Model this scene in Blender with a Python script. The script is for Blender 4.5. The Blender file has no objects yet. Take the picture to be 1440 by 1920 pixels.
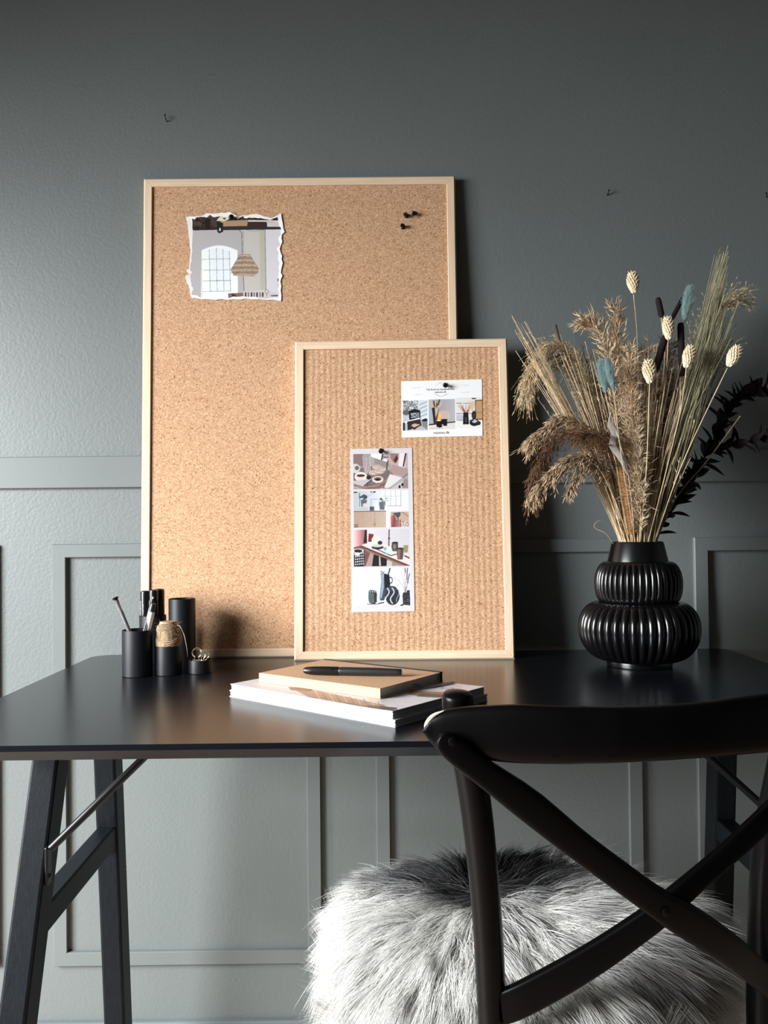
import bpy, bmesh, math, random
import numpy as np
from mathutils import Vector, Matrix

random.seed(7)
rng = np.random.default_rng(11)
PI = math.pi
SC = bpy.context.scene
COL = SC.collection

# ------------------------------------------------------------------ camera
ZD = 0.765                       # desk top height
CAM_Z = ZD + 0.242
F = 1600.0                       # focal length in px of the 1440x1920 frame
PITCH, ROLL, YAW = 0.0169, -0.0105, -0.0041
WALL_Y = 1.657
RCAM = Matrix.Rotation(YAW, 3, 'Z') @ Matrix.Rotation(PI / 2 + PITCH, 3, 'X') @ Matrix.Rotation(ROLL, 3, 'Z')
CPOS = Vector((0, 0, CAM_Z))
cd = bpy.data.cameras.new('camera')
cd.sensor_fit = 'VERTICAL'
cd.sensor_height = 24.0
cd.lens = 24.0 * F / 1920.0
cd.clip_start = 0.02
cam = bpy.data.objects.new('camera', cd)
COL.objects.link(cam)
cam.matrix_world = Matrix.Translation(CPOS) @ RCAM.to_4x4()
SC.camera = cam

# ------------------------------------------------------------------ world, daylight, exposure
w = bpy.data.worlds.new('daylight_world')
SC.world = w
w.use_nodes = True
bg = w.node_tree.nodes['Background']
bg.inputs[0].default_value = (0.75, 0.86, 1.0, 1)
bg.inputs[1].default_value = 0.5


def area(name, loc, target, sx, sy, power, col, spread):
    l = bpy.data.lights.new(name, 'AREA')
    l.shape = 'RECTANGLE'
    l.size, l.size_y = sx, sy
    l.energy = power
    l.color = col
    l.spread = spread
    o = bpy.data.objects.new(name, l)
    COL.objects.link(o)
    o.location = loc
    o.rotation_euler = (Vector(target) - Vector(loc)).to_track_quat('-Z', 'Y').to_euler()
    return o


WIN_Y0, WIN_Y1, WIN_Z0, WIN_Z1 = -0.60, 0.85, 0.55, 2.10
WX = -2.3
area('window_daylight', (WX - 0.06, 0.125, 1.30), (-0.15, 1.30, -0.22), 1.40, 1.40, 117.0, (0.965, 0.985, 1.0), math.radians(97))

SC.cycles.max_bounces = 16
SC.cycles.diffuse_bounces = 8
SC.cycles.transmission_bounces = 12
SC.view_settings.view_transform = 'Standard'
SC.view_settings.look = 'None'
SC.view_settings.exposure = 0.0
SC.view_settings.gamma = 1.0
SC.view_settings.use_curve_mapping = False


# ------------------------------------------------------------------ helpers: pixel rays
def ray(u, v):
    return RCAM @ Vector(((u - 720) / F, (960 - v) / F, -1.0))


def at_y(u, v, Y):
    d = ray(u, v)
    return CPOS + d * (Y / d.y)


def at_z(u, v, Z):
    d = ray(u, v)
    return CPOS + d * ((Z - CAM_Z) / d.z)


def on_plane(u, v, p, n):
    d = ray(u, v)
    return CPOS + d * ((p - CPOS).dot(n) / d.dot(n))


# ------------------------------------------------------------------ helpers: materials
def s2l(c):
    return tuple((x / 12.92 if x <= 0.04045 else ((x + 0.055) / 1.055) ** 2.4) for x in c)


def mat(name, col, rough=0.5, metal=0.0, spec=0.5, bump=None, var=None, stretch=None, coat=0.0, trans=0.0, attr=None):
    """principled; bump=(scale, strength, distance); var=(scale, amount) noise on the colour; stretch=xyz scale of the object coords"""
    m = bpy.data.materials.new(name)
    m.use_nodes = True
    nt = m.node_tree
    b = nt.nodes['Principled BSDF']
    b.inputs['Base Color'].default_value = (*col, 1)
    b.inputs['Roughness'].default_value = rough
    b.inputs['Metallic'].default_value = metal
    b.inputs['Specular IOR Level'].default_value = spec
    b.inputs['Coat Weight'].default_value = coat
    b.inputs['Transmission Weight'].default_value = trans
    L = nt.links.new
    src = None
    if var or bump:
        tc = nt.nodes.new('ShaderNodeTexCoord')
        mp = nt.nodes.new('ShaderNodeMapping')
        if stretch:
            mp.inputs['Scale'].default_value = stretch
        L(tc.outputs['Object'], mp.inputs[0])
        src = mp.outputs[0]
    base = None
    if attr:
        a = nt.nodes.new('ShaderNodeAttribute')
        a.attribute_name = attr
        base = a.outputs['Color']
        L(base, b.inputs['Base Color'])
    if var:
        n = nt.nodes.new('ShaderNodeTexNoise')
        n.inputs['Scale'].default_value = var[0]
        n.inputs['Detail'].default_value = 4
        L(src, n.inputs['Vector'])
        r = nt.nodes.new('ShaderNodeMapRange')
        r.inputs[1].default_value, r.inputs[2].default_value = 0.25, 0.75
        r.inputs[3].default_value, r.inputs[4].default_value = 1 - var[1], 1 + var[1]
        L(n.outputs[0], r.inputs[0])
        mx = nt.nodes.new('ShaderNodeMix')
        mx.data_type = 'RGBA'
        mx.blend_type = 'MULTIPLY'
        mx.inputs[0].default_value = 1
        if base is not None:
            L(base, mx.inputs[6])
        else:
            mx.inputs[6].default_value = (*col, 1)
        L(r.outputs[0], mx.inputs[7])
        L(mx.outputs[2], b.inputs['Base Color'])
    if bump:
        n = nt.nodes.new('ShaderNodeTexNoise')
        n.inputs['Scale'].default_value = bump[0]
        n.inputs['Detail'].default_value = 3
        L(src, n.inputs['Vector'])
        bp = nt.nodes.new('ShaderNodeBump')
        bp.inputs['Strength'].default_value = bump[1]
        bp.inputs['Distance'].default_value = bump[2]
        L(n.outputs[0], bp.inputs['Height'])
        L(bp.outputs[0], b.inputs['Normal'])
    return m


def cork_mat(name, ribs):
    m = mat(name, (0.5, 0.3, 0.13), 0.75, spec=0.25)
    nt = m.node_tree
    L = nt.links.new
    b = nt.nodes['Principled BSDF']
    tc = nt.nodes.new('ShaderNodeTexCoord')
    vo = nt.nodes.new('ShaderNodeTexVoronoi')
    vo.inputs['Scale'].default_value = 520
    vo.inputs['Randomness'].default_value = 1
    L(tc.outputs['Object'], vo.inputs['Vector'])
    cr = nt.nodes.new('ShaderNodeValToRGB')
    e = cr.color_ramp.elements
    e[0].position, e[0].color = 0.0, (0.21, 0.110, 0.047, 1)
    e[1].position, e[1].color = 1.0, (0.665, 0.440, 0.272, 1)
    for p, c in ((0.03, (0.34, 0.175, 0.075, 1)), (0.14, (0.452, 0.264, 0.150, 1)), (0.65, (0.528, 0.317, 0.186, 1)), (0.88, (0.603, 0.378, 0.233, 1))):
        x = cr.color_ramp.elements.new(p)
        x.color = c
    sp = nt.nodes.new('ShaderNodeSeparateColor')
    L(vo.outputs['Color'], sp.inputs[0])
    L(sp.outputs[0], cr.inputs[0])
    n = nt.nodes.new('ShaderNodeTexNoise')
    n.inputs['Scale'].default_value = 900
    n.inputs['Detail'].default_value = 2
    L(tc.outputs['Object'], n.inputs['Vector'])
    r = nt.nodes.new('ShaderNodeMapRange')
    r.inputs[1].default_value, r.inputs[2].default_value, r.inputs[3].default_value, r.inputs[4].default_value = 0.3, 0.7, 0.75, 1.22
    L(n.outputs[0], r.inputs[0])
    mx = nt.nodes.new('ShaderNodeMix')
    mx.data_type = 'RGBA'
    mx.blend_type = 'MULTIPLY'
    mx.inputs[0].default_value = 1
    L(cr.outputs[0], mx.inputs[6])
    L(r.outputs[0], mx.inputs[7])
    L(mx.outputs[2], b.inputs['Base Color'])
    bp = nt.nodes.new('ShaderNodeBump')
    bp.inputs['Strength'].default_value = 0.4
    bp.inputs['Distance'].default_value = 0.0006
    add = nt.nodes.new('ShaderNodeMath')
    add.operation = 'MULTIPLY_ADD'
    L(n.outputs[0], add.inputs[0])
    add.inputs[1].default_value = 0.7
    if ribs:
        wv = nt.nodes.new('ShaderNodeTexWave')
        wv.bands_direction = 'X'
        wv.inputs['Scale'].default_value = 29
        wv.inputs['Distortion'].default_value = 0.6
        L(tc.outputs['Object'], wv.inputs['Vector'])
        ml = nt.nodes.new('ShaderNodeMath')
        ml.operation = 'MULTIPLY'
        ml.inputs[1].default_value = 1.5
        L(wv.outputs['Fac'], ml.inputs[0])
        L(ml.outputs[0], add.inputs[2])
    else:
        add.inputs[2].default_value = 0
    L(add.outputs[0], bp.inputs['Height'])
    L(bp.outputs[0], b.inputs['Normal'])
    return m


def wall_mat():
    m = mat('wall_paint', (0.2, 0.2, 0.2), 0.46, spec=0.62)
    nt = m.node_tree
    L = nt.links.new
    b = nt.nodes['Principled BSDF']
    tc = nt.nodes.new('ShaderNodeTexCoord')
    n1 = nt.nodes.new('ShaderNodeTexNoise')
    n1.inputs['Scale'].default_value = 170
    n1.inputs['Detail'].default_value = 4
    n1.inputs['Roughness'].default_value = 0.55
    L(tc.outputs['Object'], n1.inputs['Vector'])
    bp = nt.nodes.new('ShaderNodeBump')
    bp.inputs['Strength'].default_value = 0.28
    bp.inputs['Distance'].default_value = 0.0016
    L(n1.outputs[0], bp.inputs['Height'])
    L(bp.outputs[0], b.inputs['Normal'])
    n2 = nt.nodes.new('ShaderNodeTexNoise')
    n2.inputs['Scale'].default_value = 2.2
    n2.inputs['Detail'].default_value = 5
    L(tc.outputs['Object'], n2.inputs['Vector'])
    cr = nt.nodes.new('ShaderNodeValToRGB')
    e = cr.color_ramp.elements
    e[0].position, e[0].color = 0.3, (0.126, 0.143, 0.141, 1)
    e[1].position, e[1].color = 0.7, (0.142, 0.160, 0.157, 1)
    L(n2.outputs[0], cr.inputs[0])
    L(cr.outputs[0], b.inputs['Base Color'])
    return m


M = {}
M['wall'] = wall_mat()
M['trim'] = mat('trim_paint', (0.134, 0.152, 0.150), 0.46, spec=0.58, bump=(60, 0.08, 0.001), var=(8, 0.04))
M['plaster'] = mat('plain_paint', (0.13, 0.135, 0.135), 0.7, bump=(150, 0.1, 0.001))
M['floor'] = mat('floor_boards', (0.36, 0.285, 0.22), 0.45, var=(6, 0.2), stretch=(1, 12, 1), bump=(30, 0.05, 0.001))
M['pine'] = mat('pine', (0.72, 0.55, 0.385), 0.5, spec=0.35, var=(9, 0.13), stretch=(0.9, 26, 26), bump=(90, 0.06, 0.0005))
M['cork'] = cork_mat('cork', False)
M['cork_ribbed'] = cork_mat('cork_ribbed', True)
M['hardboard'] = mat('hardboard', (0.25, 0.17, 0.1), 0.7, var=(40, 0.1))
M['desk'] = mat('desk_top_lacquer', (0.004, 0.005, 0.0075), 0.24, spec=0.40, bump=(420, 0.02, 0.0004), var=(30, 0.1))
M['deskwood'] = mat('black_stained_ash', (0.006, 0.008, 0.010), 0.45, spec=0.12, var=(14, 0.3), stretch=(22, 22, 1.2), bump=(55, 0.35, 0.0006))
M['steel'] = mat('black_steel', (0.005, 0.005, 0.006), 0.36, spec=0.5, bump=(300, 0.03, 0.0003))
M['chair'] = mat('chair_lacquer', (0.0020, 0.0017, 0.0019), 0.32, spec=0.15, var=(10, 0.3), bump=(24, 0.06, 0.001))
M['worn'] = mat('worn_edge', (0.62, 0.56, 0.42), 0.6, var=(60, 0.15))
M['vase'] = mat('vase_glaze', (0.003, 0.003, 0.0035), 0.22, spec=0.55, var=(30, 0.2), bump=(90, 0.03, 0.0005))
M['cup'] = mat('black_powder_coat', (0.006, 0.007, 0.009), 0.48, spec=0.22, bump=(700, 0.05, 0.0003))
M['plastic'] = mat('black_plastic', (0.005, 0.005, 0.006), 0.30, spec=0.4, var=(40, 0.1))
M['plastic_matt'] = mat('black_plastic_matt', (0.012, 0.012, 0.013), 0.4, spec=0.5, var=(40, 0.1))
M['clear'] = mat('clear_plastic', (0.9, 0.93, 0.95), 0.08, spec=0.5, trans=0.85, var=(20, 0.02))
M['silver'] = mat('silver', (0.7, 0.7, 0.7), 0.25, metal=1.0, var=(50, 0.05))
M['brass'] = mat('pale_brass', (0.88, 0.80, 0.60), 0.35, metal=1.0, var=(50, 0.05))
M['white_plastic'] = mat('white_plastic', (0.78, 0.78, 0.78), 0.35, var=(40, 0.03))
M['paper'] = mat('paper', (0.80, 0.80, 0.79), 0.6, spec=0.3, var=(60, 0.03))
M['strip_paper'] = mat('strip_paper', (0.60, 0.56, 0.55), 0.5, spec=0.3, var=(60, 0.03))
M['torn'] = mat('torn_fibre', (0.82, 0.81, 0.80), 0.85, spec=0.1, bump=(500, 0.4, 0.0008))
M['print'] = mat('print_ink', (1, 1, 1), 0.42, spec=0.35, attr='ink')
M['ink'] = mat('dark_ink', (0.03, 0.03, 0.035), 0.5, var=(60, 0.1))
M['white_ink'] = mat('white_ink', (0.75, 0.75, 0.75), 0.5, var=(60, 0.1))
M['kraft'] = mat('kraft', (0.56, 0.35, 0.205), 0.65, spec=0.25, var=(220, 0.16), bump=(400, 0.12, 0.0004))
M['pages'] = mat('page_edges', (0.48, 0.49, 0.49), 0.7, spec=0.2, var=(20, 0.10), stretch=(1, 1, 90), bump=(30, 0.3, 0.0006))
M['cover'] = mat('magazine_cover', (0.66, 0.65, 0.66), 0.35, spec=0.4, var=(9, 0.04))
M['dark_cover'] = mat('magazine_back_cover', (0.05, 0.05, 0.055), 0.4, var=(9, 0.1))
M['elastic'] = mat('black_elastic', (0.010, 0.010, 0.011), 0.7, bump=(900, 0.3, 0.0004))
M['ribbon'] = mat('blue_grey_ribbon', (0.035, 0.05, 0.07), 0.6, bump=(900, 0.3, 0.0004))
M['twine'] = mat('jute_twine', (0.36, 0.255, 0.16), 0.85, spec=0.15, var=(260, 0.35), bump=(600, 0.5, 0.0006))
M['nail'] = mat('dark_nail', (0.03, 0.03, 0.03), 0.4, metal=0.6, var=(60, 0.1))
M['fur'] = mat('wool', (1, 1, 1), 0.6, spec=0.25, attr='ink')
nt = M['fur'].node_tree
_p = nt.nodes['Principled BSDF']
_a = [n for n in nt.nodes if n.type == 'ATTRIBUTE'][0]
_t = nt.nodes.new('ShaderNodeBsdfTranslucent')
_m = nt.nodes.new('ShaderNodeMixShader')
_m.inputs[0].default_value = 0.45
nt.links.new(_a.outputs['Color'], _t.inputs['Color'])
nt.links.new(_p.outputs[0], _m.inputs[1])
nt.links.new(_t.outputs[0], _m.inputs[2])
nt.links.new(_m.outputs[0], [n for n in nt.nodes if n.type == 'OUTPUT_MATERIAL'][0].inputs['Surface'])
M['hide'] = mat('hide', (0.52, 0.50, 0.46), 0.9, attr='ink', bump=(80, 0.4, 0.004))
M['cream'] = mat('dried_cream', (0.80, 0.68, 0.48), 0.8, spec=0.15, var=(120, 0.18))
M['straw'] = mat('dried_straw', (0.66, 0.51, 0.32), 0.75, spec=0.2, var=(90, 0.25))
M['olive'] = mat('dried_olive', (0.37, 0.34, 0.215), 0.75, spec=0.2, var=(90, 0.28))
M['tan'] = mat('dried_tan', (0.52, 0.36, 0.20), 0.8, spec=0.15, var=(110, 0.3))
M['brownplume'] = mat('dried_brown', (0.15, 0.078, 0.042), 0.8, spec=0.15, var=(50, 0.35))
M['paletip'] = mat('dried_pale', (0.64, 0.48, 0.31), 0.8, spec=0.15, var=(50, 0.3))
M['orange'] = mat('dried_orange', (0.58, 0.32, 0.14), 0.85, spec=0.1, var=(60, 0.25))
M['teal'] = mat('dyed_teal', (0.31, 0.44, 0.43), 0.85, spec=0.15, var=(140, 0.15))
M['blackhead'] = mat('dried_black', (0.014, 0.008, 0.009), 0.8, spec=0.2, bump=(700, 0.6, 0.001))
M['darkleaf'] = mat('dark_leaf', (0.012, 0.007, 0.009), 0.6, spec=0.2, var=(60, 0.3))
M['greyleaf'] = mat('pale_leaf', (0.40, 0.36, 0.32), 0.6, var=(60, 0.2))
M['redstem'] = mat('dark_red_stem', (0.06, 0.015, 0.018), 0.6, var=(60, 0.2))


def per_island(m, lo, hi):
    nt = m.node_tree
    b = nt.nodes['Principled BSDF']
    src = b.inputs['Base Color'].links[0].from_socket
    ge = nt.nodes.new('ShaderNodeNewGeometry')
    r = nt.nodes.new('ShaderNodeMapRange')
    r.inputs[3].default_value, r.inputs[4].default_value = lo, hi
    nt.links.new(ge.outputs['Random Per Island'], r.inputs[0])
    mx = nt.nodes.new('ShaderNodeMix')
    mx.data_type = 'RGBA'
    mx.blend_type = 'MULTIPLY'
    mx.inputs[0].default_value = 1
    nt.links.new(src, mx.inputs[6])
    nt.links.new(r.outputs[0], mx.inputs[7])
    nt.links.new(mx.outputs[2], b.inputs['Base Color'])


for _k, _lo, _hi in (('straw', 0.45, 1.3), ('olive', 0.35, 1.35), ('tan', 0.35, 1.35), ('brownplume', 0.4, 1.4), ('paletip', 0.5, 1.25), ('darkleaf', 0.5, 1.5)):
    per_island(M[_k], _lo, _hi)


# ------------------------------------------------------------------ helpers: meshes
class MB:
    def __init__(self):
        self.v, self.f, self.sharp = [], [], None

    def add(self, vs, fs):
        o = len(self.v)
        self.v += [tuple(x) for x in vs]
        self.f += [tuple(i + o for i in f) for f in fs]
        return self

    def box(self, c, s, rot=None, bev=0.0, seg=2):
        bm = bmesh.new()
        bmesh.ops.create_cube(bm, size=1)
        bmesh.ops.scale(bm, vec=s, verts=bm.verts)
        if bev:
            bmesh.ops.bevel(bm, geom=list(bm.edges), offset=bev, segments=seg, affect='EDGES', profile=0.5)
        T = Matrix.Translation(Vector(c))
        if rot is not None:
            T = T @ (rot.to_4x4() if len(rot) == 3 else rot)
        bm.verts.index_update()
        vs = [T @ v.co for v in bm.verts]
        fs = [[v.index for v in f.verts] for f in bm.faces]
        bm.free()
        self.sharp = self.sharp or 15
        return self.add(vs, fs)

    def lathe(self, prof, n=32, T=None, mod=None):
        """prof: [(r, z)]; r 0 closes; mod(i_prof, angle) multiplies r"""
        T = T or Matrix.Identity(4)
        vs, fs, rings = [], [], []
        for i, (r, z) in enumerate(prof):
            if r <= 1e-9:
                rings.append([len(vs)])
                vs.append(T @ Vector((0, 0, z)))
            else:
                ring = []
                for k in range(n):
                    a = 2 * PI * k / n
                    rr = r * (mod(i, a) if mod else 1)
                    ring.append(len(vs))
                    vs.append(T @ Vector((rr * math.cos(a), rr * math.sin(a), z)))
                rings.append(ring)
        for a, b in zip(rings, rings[1:]):
            if len(a) == 1 and len(b) == 1:
                continue
            for k in range(n):
                k2 = (k + 1) % n
                if len(a) == 1:
                    fs.append((a[0], b[k2], b[k]))
                elif len(b) == 1:
                    fs.append((a[k], a[k2], b[0]))
                else:
                    fs.append((a[k], a[k2], b[k2], b[k]))
        return self.add(vs, fs)

    def tube(self, pts, r, n=8, caps=True):
        self.sharp = 60
        pts = [Vector(p) for p in pts]
        rs = r if isinstance(r, (list, tuple)) else [r] * len(pts)
        vs, fs = [], []
        nrm = None
        for i, p in enumerate(pts):
            t = (pts[min(i + 1, len(pts) - 1)] - pts[max(i - 1, 0)]).normalized()
            if nrm is None:
                nrm = t.orthogonal().normalized()
            nrm = (nrm - t * nrm.dot(t)).normalized()
            b = t.cross(nrm)
            for k in range(n):
                a = 2 * PI * k / n
                vs.append(p + (nrm * math.cos(a) + b * math.sin(a)) * rs[i])
        for i in range(len(pts) - 1):
            for k in range(n):
                k2 = (k + 1) % n
                fs.append((i * n + k, i * n + k2, (i + 1) * n + k2, (i + 1) * n + k))
        if caps:
            fs.append(tuple(range(n - 1, -1, -1)))
            o = (len(pts) - 1) * n
            fs.append(tuple(range(o, o + n)))
        return self.add(vs, fs)

    def loft(self, rings, closed_ends=True):
        n = len(rings[0])
        vs = [p for r in rings for p in r]
        fs = []
        for i in range(len(rings) - 1):
            for k in range(n):
                k2 = (k + 1) % n
                fs.append((i * n + k, i * n + k2, (i + 1) * n + k2, (i + 1) * n + k))
        if closed_ends:
            fs.append(tuple(range(n - 1, -1, -1)))
            o = (len(rings) - 1) * n
            fs.append(tuple(range(o, o + n)))
        return self.add(vs, fs)

    def prism(self, outline, d):
        """outline: list of Vectors (planar); d: extrusion Vector"""
        n = len(outline)
        vs = [Vector(p) for p in outline] + [Vector(p) + d for p in outline]
        fs = [tuple(range(n)), tuple(range(2 * n - 1, n - 1, -1))]
        for k in range(n):
            k2 = (k + 1) % n
            fs.append((k2, k, n + k, n + k2))
        return self.add(vs, fs)


MATS = {}


def mesh_np(name, V, Q):
    me = bpy.data.meshes.new(name)
    V = np.ascontiguousarray(V, dtype=np.float32)
    Q = np.ascontiguousarray(Q, dtype=np.int32)
    me.vertices.add(len(V))
    me.vertices.foreach_set('co', V.ravel())
    me.loops.add(Q.size)
    me.loops.foreach_set('vertex_index', Q.ravel())
    me.polygons.add(len(Q))
    me.polygons.foreach_set('loop_start', np.arange(0, Q.size, Q.shape[1], dtype=np.int32))
    me.polygons.foreach_set('use_smooth', np.ones(len(Q), dtype=bool))
    me.update(calc_edges=True)
    return me


def root_matrix(o):
    return MATS.get(o.name, Matrix.Identity(4))


def thing(name, label, cat, loc, rot=None, group=None, kind=None):
    o = bpy.data.objects.new(name, None)
    COL.objects.link(o)
    o.empty_display_size = 0.02
    T = Matrix.Translation(Vector(loc))
    if rot is not None:
        T = T @ rot.to_4x4()
    o.matrix_world = T
    MATS[o.name] = T
    tag(o, label, cat, group, kind)
    return o


def tag(o, label=None, cat=None, group=None, kind=None):
    if label:
        o['label'] = label
    if cat:
        o['category'] = cat
    if group:
        o['group'] = group
    if kind:
        o['kind'] = kind
    return o


def obj(name, mb, m, parent=None, local=False, sharp=35, origin=None):
    """link a builder or a mesh as ONE object; coordinates are world ones unless local"""
    if isinstance(mb, MB):
        me = bpy.data.meshes.new(name)
        vs = mb.v
        if parent is not None and not local:
            I = root_matrix(parent).inverted()
            vs = [I @ Vector(p) for p in vs]
        elif origin is not None:
            vs = [Vector(p) - Vector(origin) for p in vs]
        me.from_pydata([tuple(p) for p in vs], [], mb.f)
        bm = bmesh.new()
        bm.from_mesh(me)
        bmesh.ops.recalc_face_normals(bm, faces=bm.faces)
        bm.to_mesh(me)
        bm.free()
        me.polygons.foreach_set('use_smooth', [True] * len(me.polygons))
        me.set_sharp_from_angle(angle=math.radians(mb.sharp or sharp))
    else:
        me = mb
    me.materials.append(m)
    o = bpy.data.objects.new(name, me)
    COL.objects.link(o)
    if parent is not None:
        o.parent = parent
        MATS[o.name] = root_matrix(parent)
    elif origin is not None:
        o.location = origin
        MATS[o.name] = Matrix.Translation(Vector(origin))
    return o


def np_local(V, parent):
    I = np.array(root_matrix(parent).inverted())
    return V @ I[:3, :3].T + I[:3, 3]


def batch_tubes(P, R, n=3):
    """P (N,K,3) paths, R (N,K) radii -> verts, quads"""
    N, K, _ = P.shape
    T = np.empty_like(P)
    T[:, 1:-1] = P[:, 2:] - P[:, :-2]
    T[:, 0] = P[:, 1] - P[:, 0]
    T[:, -1] = P[:, -1] - P[:, -2]
    T /= np.linalg.norm(T, axis=2, keepdims=True) + 1e-12
    ref = rng.normal(size=(N, 1, 3))
    A = np.cross(T, ref)
    A /= np.linalg.norm(A, axis=2, keepdims=True) + 1e-12
    B = np.cross(T, A)
    ang = np.arange(n) * 2 * PI / n
    V = P[:, :, None, :] + R[:, :, None, None] * (A[:, :, None, :] * np.cos(ang)[None, None, :, None] + B[:, :, None, :] * np.sin(ang)[None, None, :, None])
    idx = np.arange(N * K * n).reshape(N, K, n)
    q = np.stack([idx[:, :-1, :], np.roll(idx, -1, axis=2)[:, :-1, :], np.roll(idx, -1, axis=2)[:, 1:, :], idx[:, 1:, :]], axis=-1).reshape(-1, 4)
    return V.reshape(-1, 3), q


def join_np(parts):
    Vs, Qs, o = [], [], 0
    for V, Q in parts:
        Vs.append(V)
        Qs.append(Q + o)
        o += len(V)
    return np.concatenate(Vs), np.concatenate(Qs)


def spline(pts, n):
    """Catmull-Rom through pts -> n points"""
    P = [np.array(p, float) for p in pts]
    P = [2 * P[0] - P[1]] + P + [2 * P[-1] - P[-2]]
    out = []
    m = len(P) - 3
    for i in range(n):
        t = i / (n - 1) * m
        k = min(int(t), m - 1)
        t -= k
        p0, p1, p2, p3 = P[k:k + 4]
        out.append(0.5 * (2 * p1 + (p2 - p0) * t + (2 * p0 - 5 * p1 + 4 * p2 - p3) * t * t + (3 * p1 - p0 - 3 * p2 + p3) * t ** 3))
    return np.array(out)


# ------------------------------------------------------------------ the room
def struct(name, mb, m, parent=None):
    o = obj(name, mb, m, parent)
    if parent is None:
        o['kind'] = 'structure'
    return o


RX0, RX1, RY0, RZ1 = WX, 2.3, -2.4, 2.6
struct('floor', MB().box(((RX0 + RX1) / 2, (RY0 + WALL_Y) / 2, -0.03), (RX1 - RX0 + 0.4, WALL_Y - RY0 + 0.4, 0.06)), M['floor'])
struct('ceiling', MB().box(((RX0 + RX1) / 2, (RY0 + WALL_Y) / 2, RZ1 + 0.03), (RX1 - RX0 + 0.4, WALL_Y - RY0 + 0.4, 0.06)), M['plaster'])
struct('wall_back', MB().box(((RX0 + RX1) / 2, WALL_Y + 0.05, RZ1 / 2), (RX1 - RX0 + 0.2, 0.1, RZ1)), M['wall'])
struct('wall_right', MB().box((RX1 + 0.05, (RY0 + WALL_Y) / 2, RZ1 / 2), (0.1, WALL_Y - RY0, RZ1)), M['plaster'])
struct('wall_front', MB().box(((RX0 + RX1) / 2, RY0 - 0.05, RZ1 / 2), (RX1 - RX0 + 0.2, 0.1, RZ1)), M['plaster'])
lw = MB()
lw.box((WX - 0.05, (RY0 + WIN_Y0) / 2, RZ1 / 2), (0.1, WIN_Y0 - RY0, RZ1))
lw.box((WX - 0.05, (WIN_Y1 + WALL_Y) / 2, RZ1 / 2), (0.1, WALL_Y - WIN_Y1, RZ1))
lw.box((WX - 0.05, (WIN_Y0 + WIN_Y1) / 2, WIN_Z0 / 2), (0.1, WIN_Y1 - WIN_Y0, WIN_Z0))
lw.box((WX - 0.05, (WIN_Y0 + WIN_Y1) / 2, (WIN_Z1 + RZ1) / 2), (0.1, WIN_Y1 - WIN_Y0, RZ1 - WIN_Z1))
struct('wall_left', lw, M['plaster'])
wf = MB()
for y in (WIN_Y0 + 0.02, WIN_Y1 - 0.02):
    wf.box((WX + 0.0, y, (WIN_Z0 + WIN_Z1) / 2), (0.06, 0.04, WIN_Z1 - WIN_Z0), bev=0.004)
for z in (WIN_Z0 + 0.02, WIN_Z1 - 0.02):
    wf.box((WX + 0.0, (WIN_Y0 + WIN_Y1) / 2, z), (0.06, WIN_Y1 - WIN_Y0, 0.04), bev=0.004)
struct('window_1', wf, M['white_plastic'])

# chair rail: a flat board with a small bevel
TRIM_T = 0.010
zt = CAM_Z + 0.1415
zb_ = CAM_Z + 0.0804
struct('trim_1', MB().box(((RX0 + RX1) / 2, WALL_Y - TRIM_T / 2 + 0.001, (zt + zb_) / 2), (RX1 - RX0, TRIM_T + 0.002, zt - zb_), bev=0.0016), M['trim'])

# panel mouldings: four mitred strips each
P_IN0, P_PER, P_W = -0.6077, 0.6199, 0.026
p_zt = at_y(190, 1019.5, WALL_Y).z
p_zb = CAM_Z - 0.8347


def strip_mesh(L, w, t):
    """local: x along, z inwards (0 outer .. w inner), y -t front"""
    prof = [(0, 0.002), (0, -t + 0.0015), (0.0012, -t), (w - 0.0012, -t), (w, -t + 0.0015), (w, 0.002)]
    rings = [[Vector((s * (L / 2 - d), y, d)) for d, y in prof] for s in (-1, 1)]
    return MB().loft(rings)


def panel(name, x0, x1, z0, z1):
    o = bpy.data.objects.new(name, None)
    COL.objects.link(o)
    o['kind'] = 'structure'
    o.location = ((x0 + x1) / 2, WALL_Y, z0)
    MATS[o.name] = Matrix.Translation(o.location)
    cx, cz = (x0 + x1) / 2, (z0 + z1) / 2
    for L, ang, px, pz in ((x1 - x0, 0, cx, z0), (x1 - x0, PI, cx, z1), (z1 - z0, -PI / 2, x1, cz), (z1 - z0, PI / 2, x0, cz)):
        s = obj('moulding_strip', strip_mesh(L, P_W, TRIM_T), M['trim'], o, local=True)
        s.location = Vector((px, WALL_Y, pz)) - o.location
        s.rotation_euler = (0, ang, 0)
    return o


for k in range(-2, 4):
    x_in = P_IN0 + k * P_PER
    x0 = x_in - P_W
    x1 = x0 + 0.513
    if x0 > RX0 and x1 < RX1:
        panel('trim_%d' % (k + 4), x0, x1, p_zb, p_zt)

zbase = at_y(150, 1912, WALL_Y).z
struct('baseboard_back', MB().box(((RX0 + RX1) / 2, WALL_Y - 0.006, zbase / 2), (RX1 - RX0, 0.014, zbase), bev=0.003), M['trim'])


# nails in the wall
def wall_nail(u, v, u2, v2, label, hook=False):
    p = at_y(u, v, WALL_Y)
    q = at_y(u2, v2, WALL_Y - 0.009)
    o = thing('wall_nail', label, 'nail', p)
    mid = p.lerp(q, 0.5) + Vector((0, -0.004, 0))
    pts = [p + Vector((0, 0.004, 0)), p + Vector((0, -0.004, 0)), mid, q] if hook else [p + Vector((0, 0.004, 0)), p.lerp(q, 0.5), q]
    obj('shank', MB().tube(pts, 0.0011, 8), M['nail'], o)
    obj('nail_head', MB().tube([q, q + (q - mid).normalized() * 0.0015], 0.0021, 10), M['nail'], o)


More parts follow.
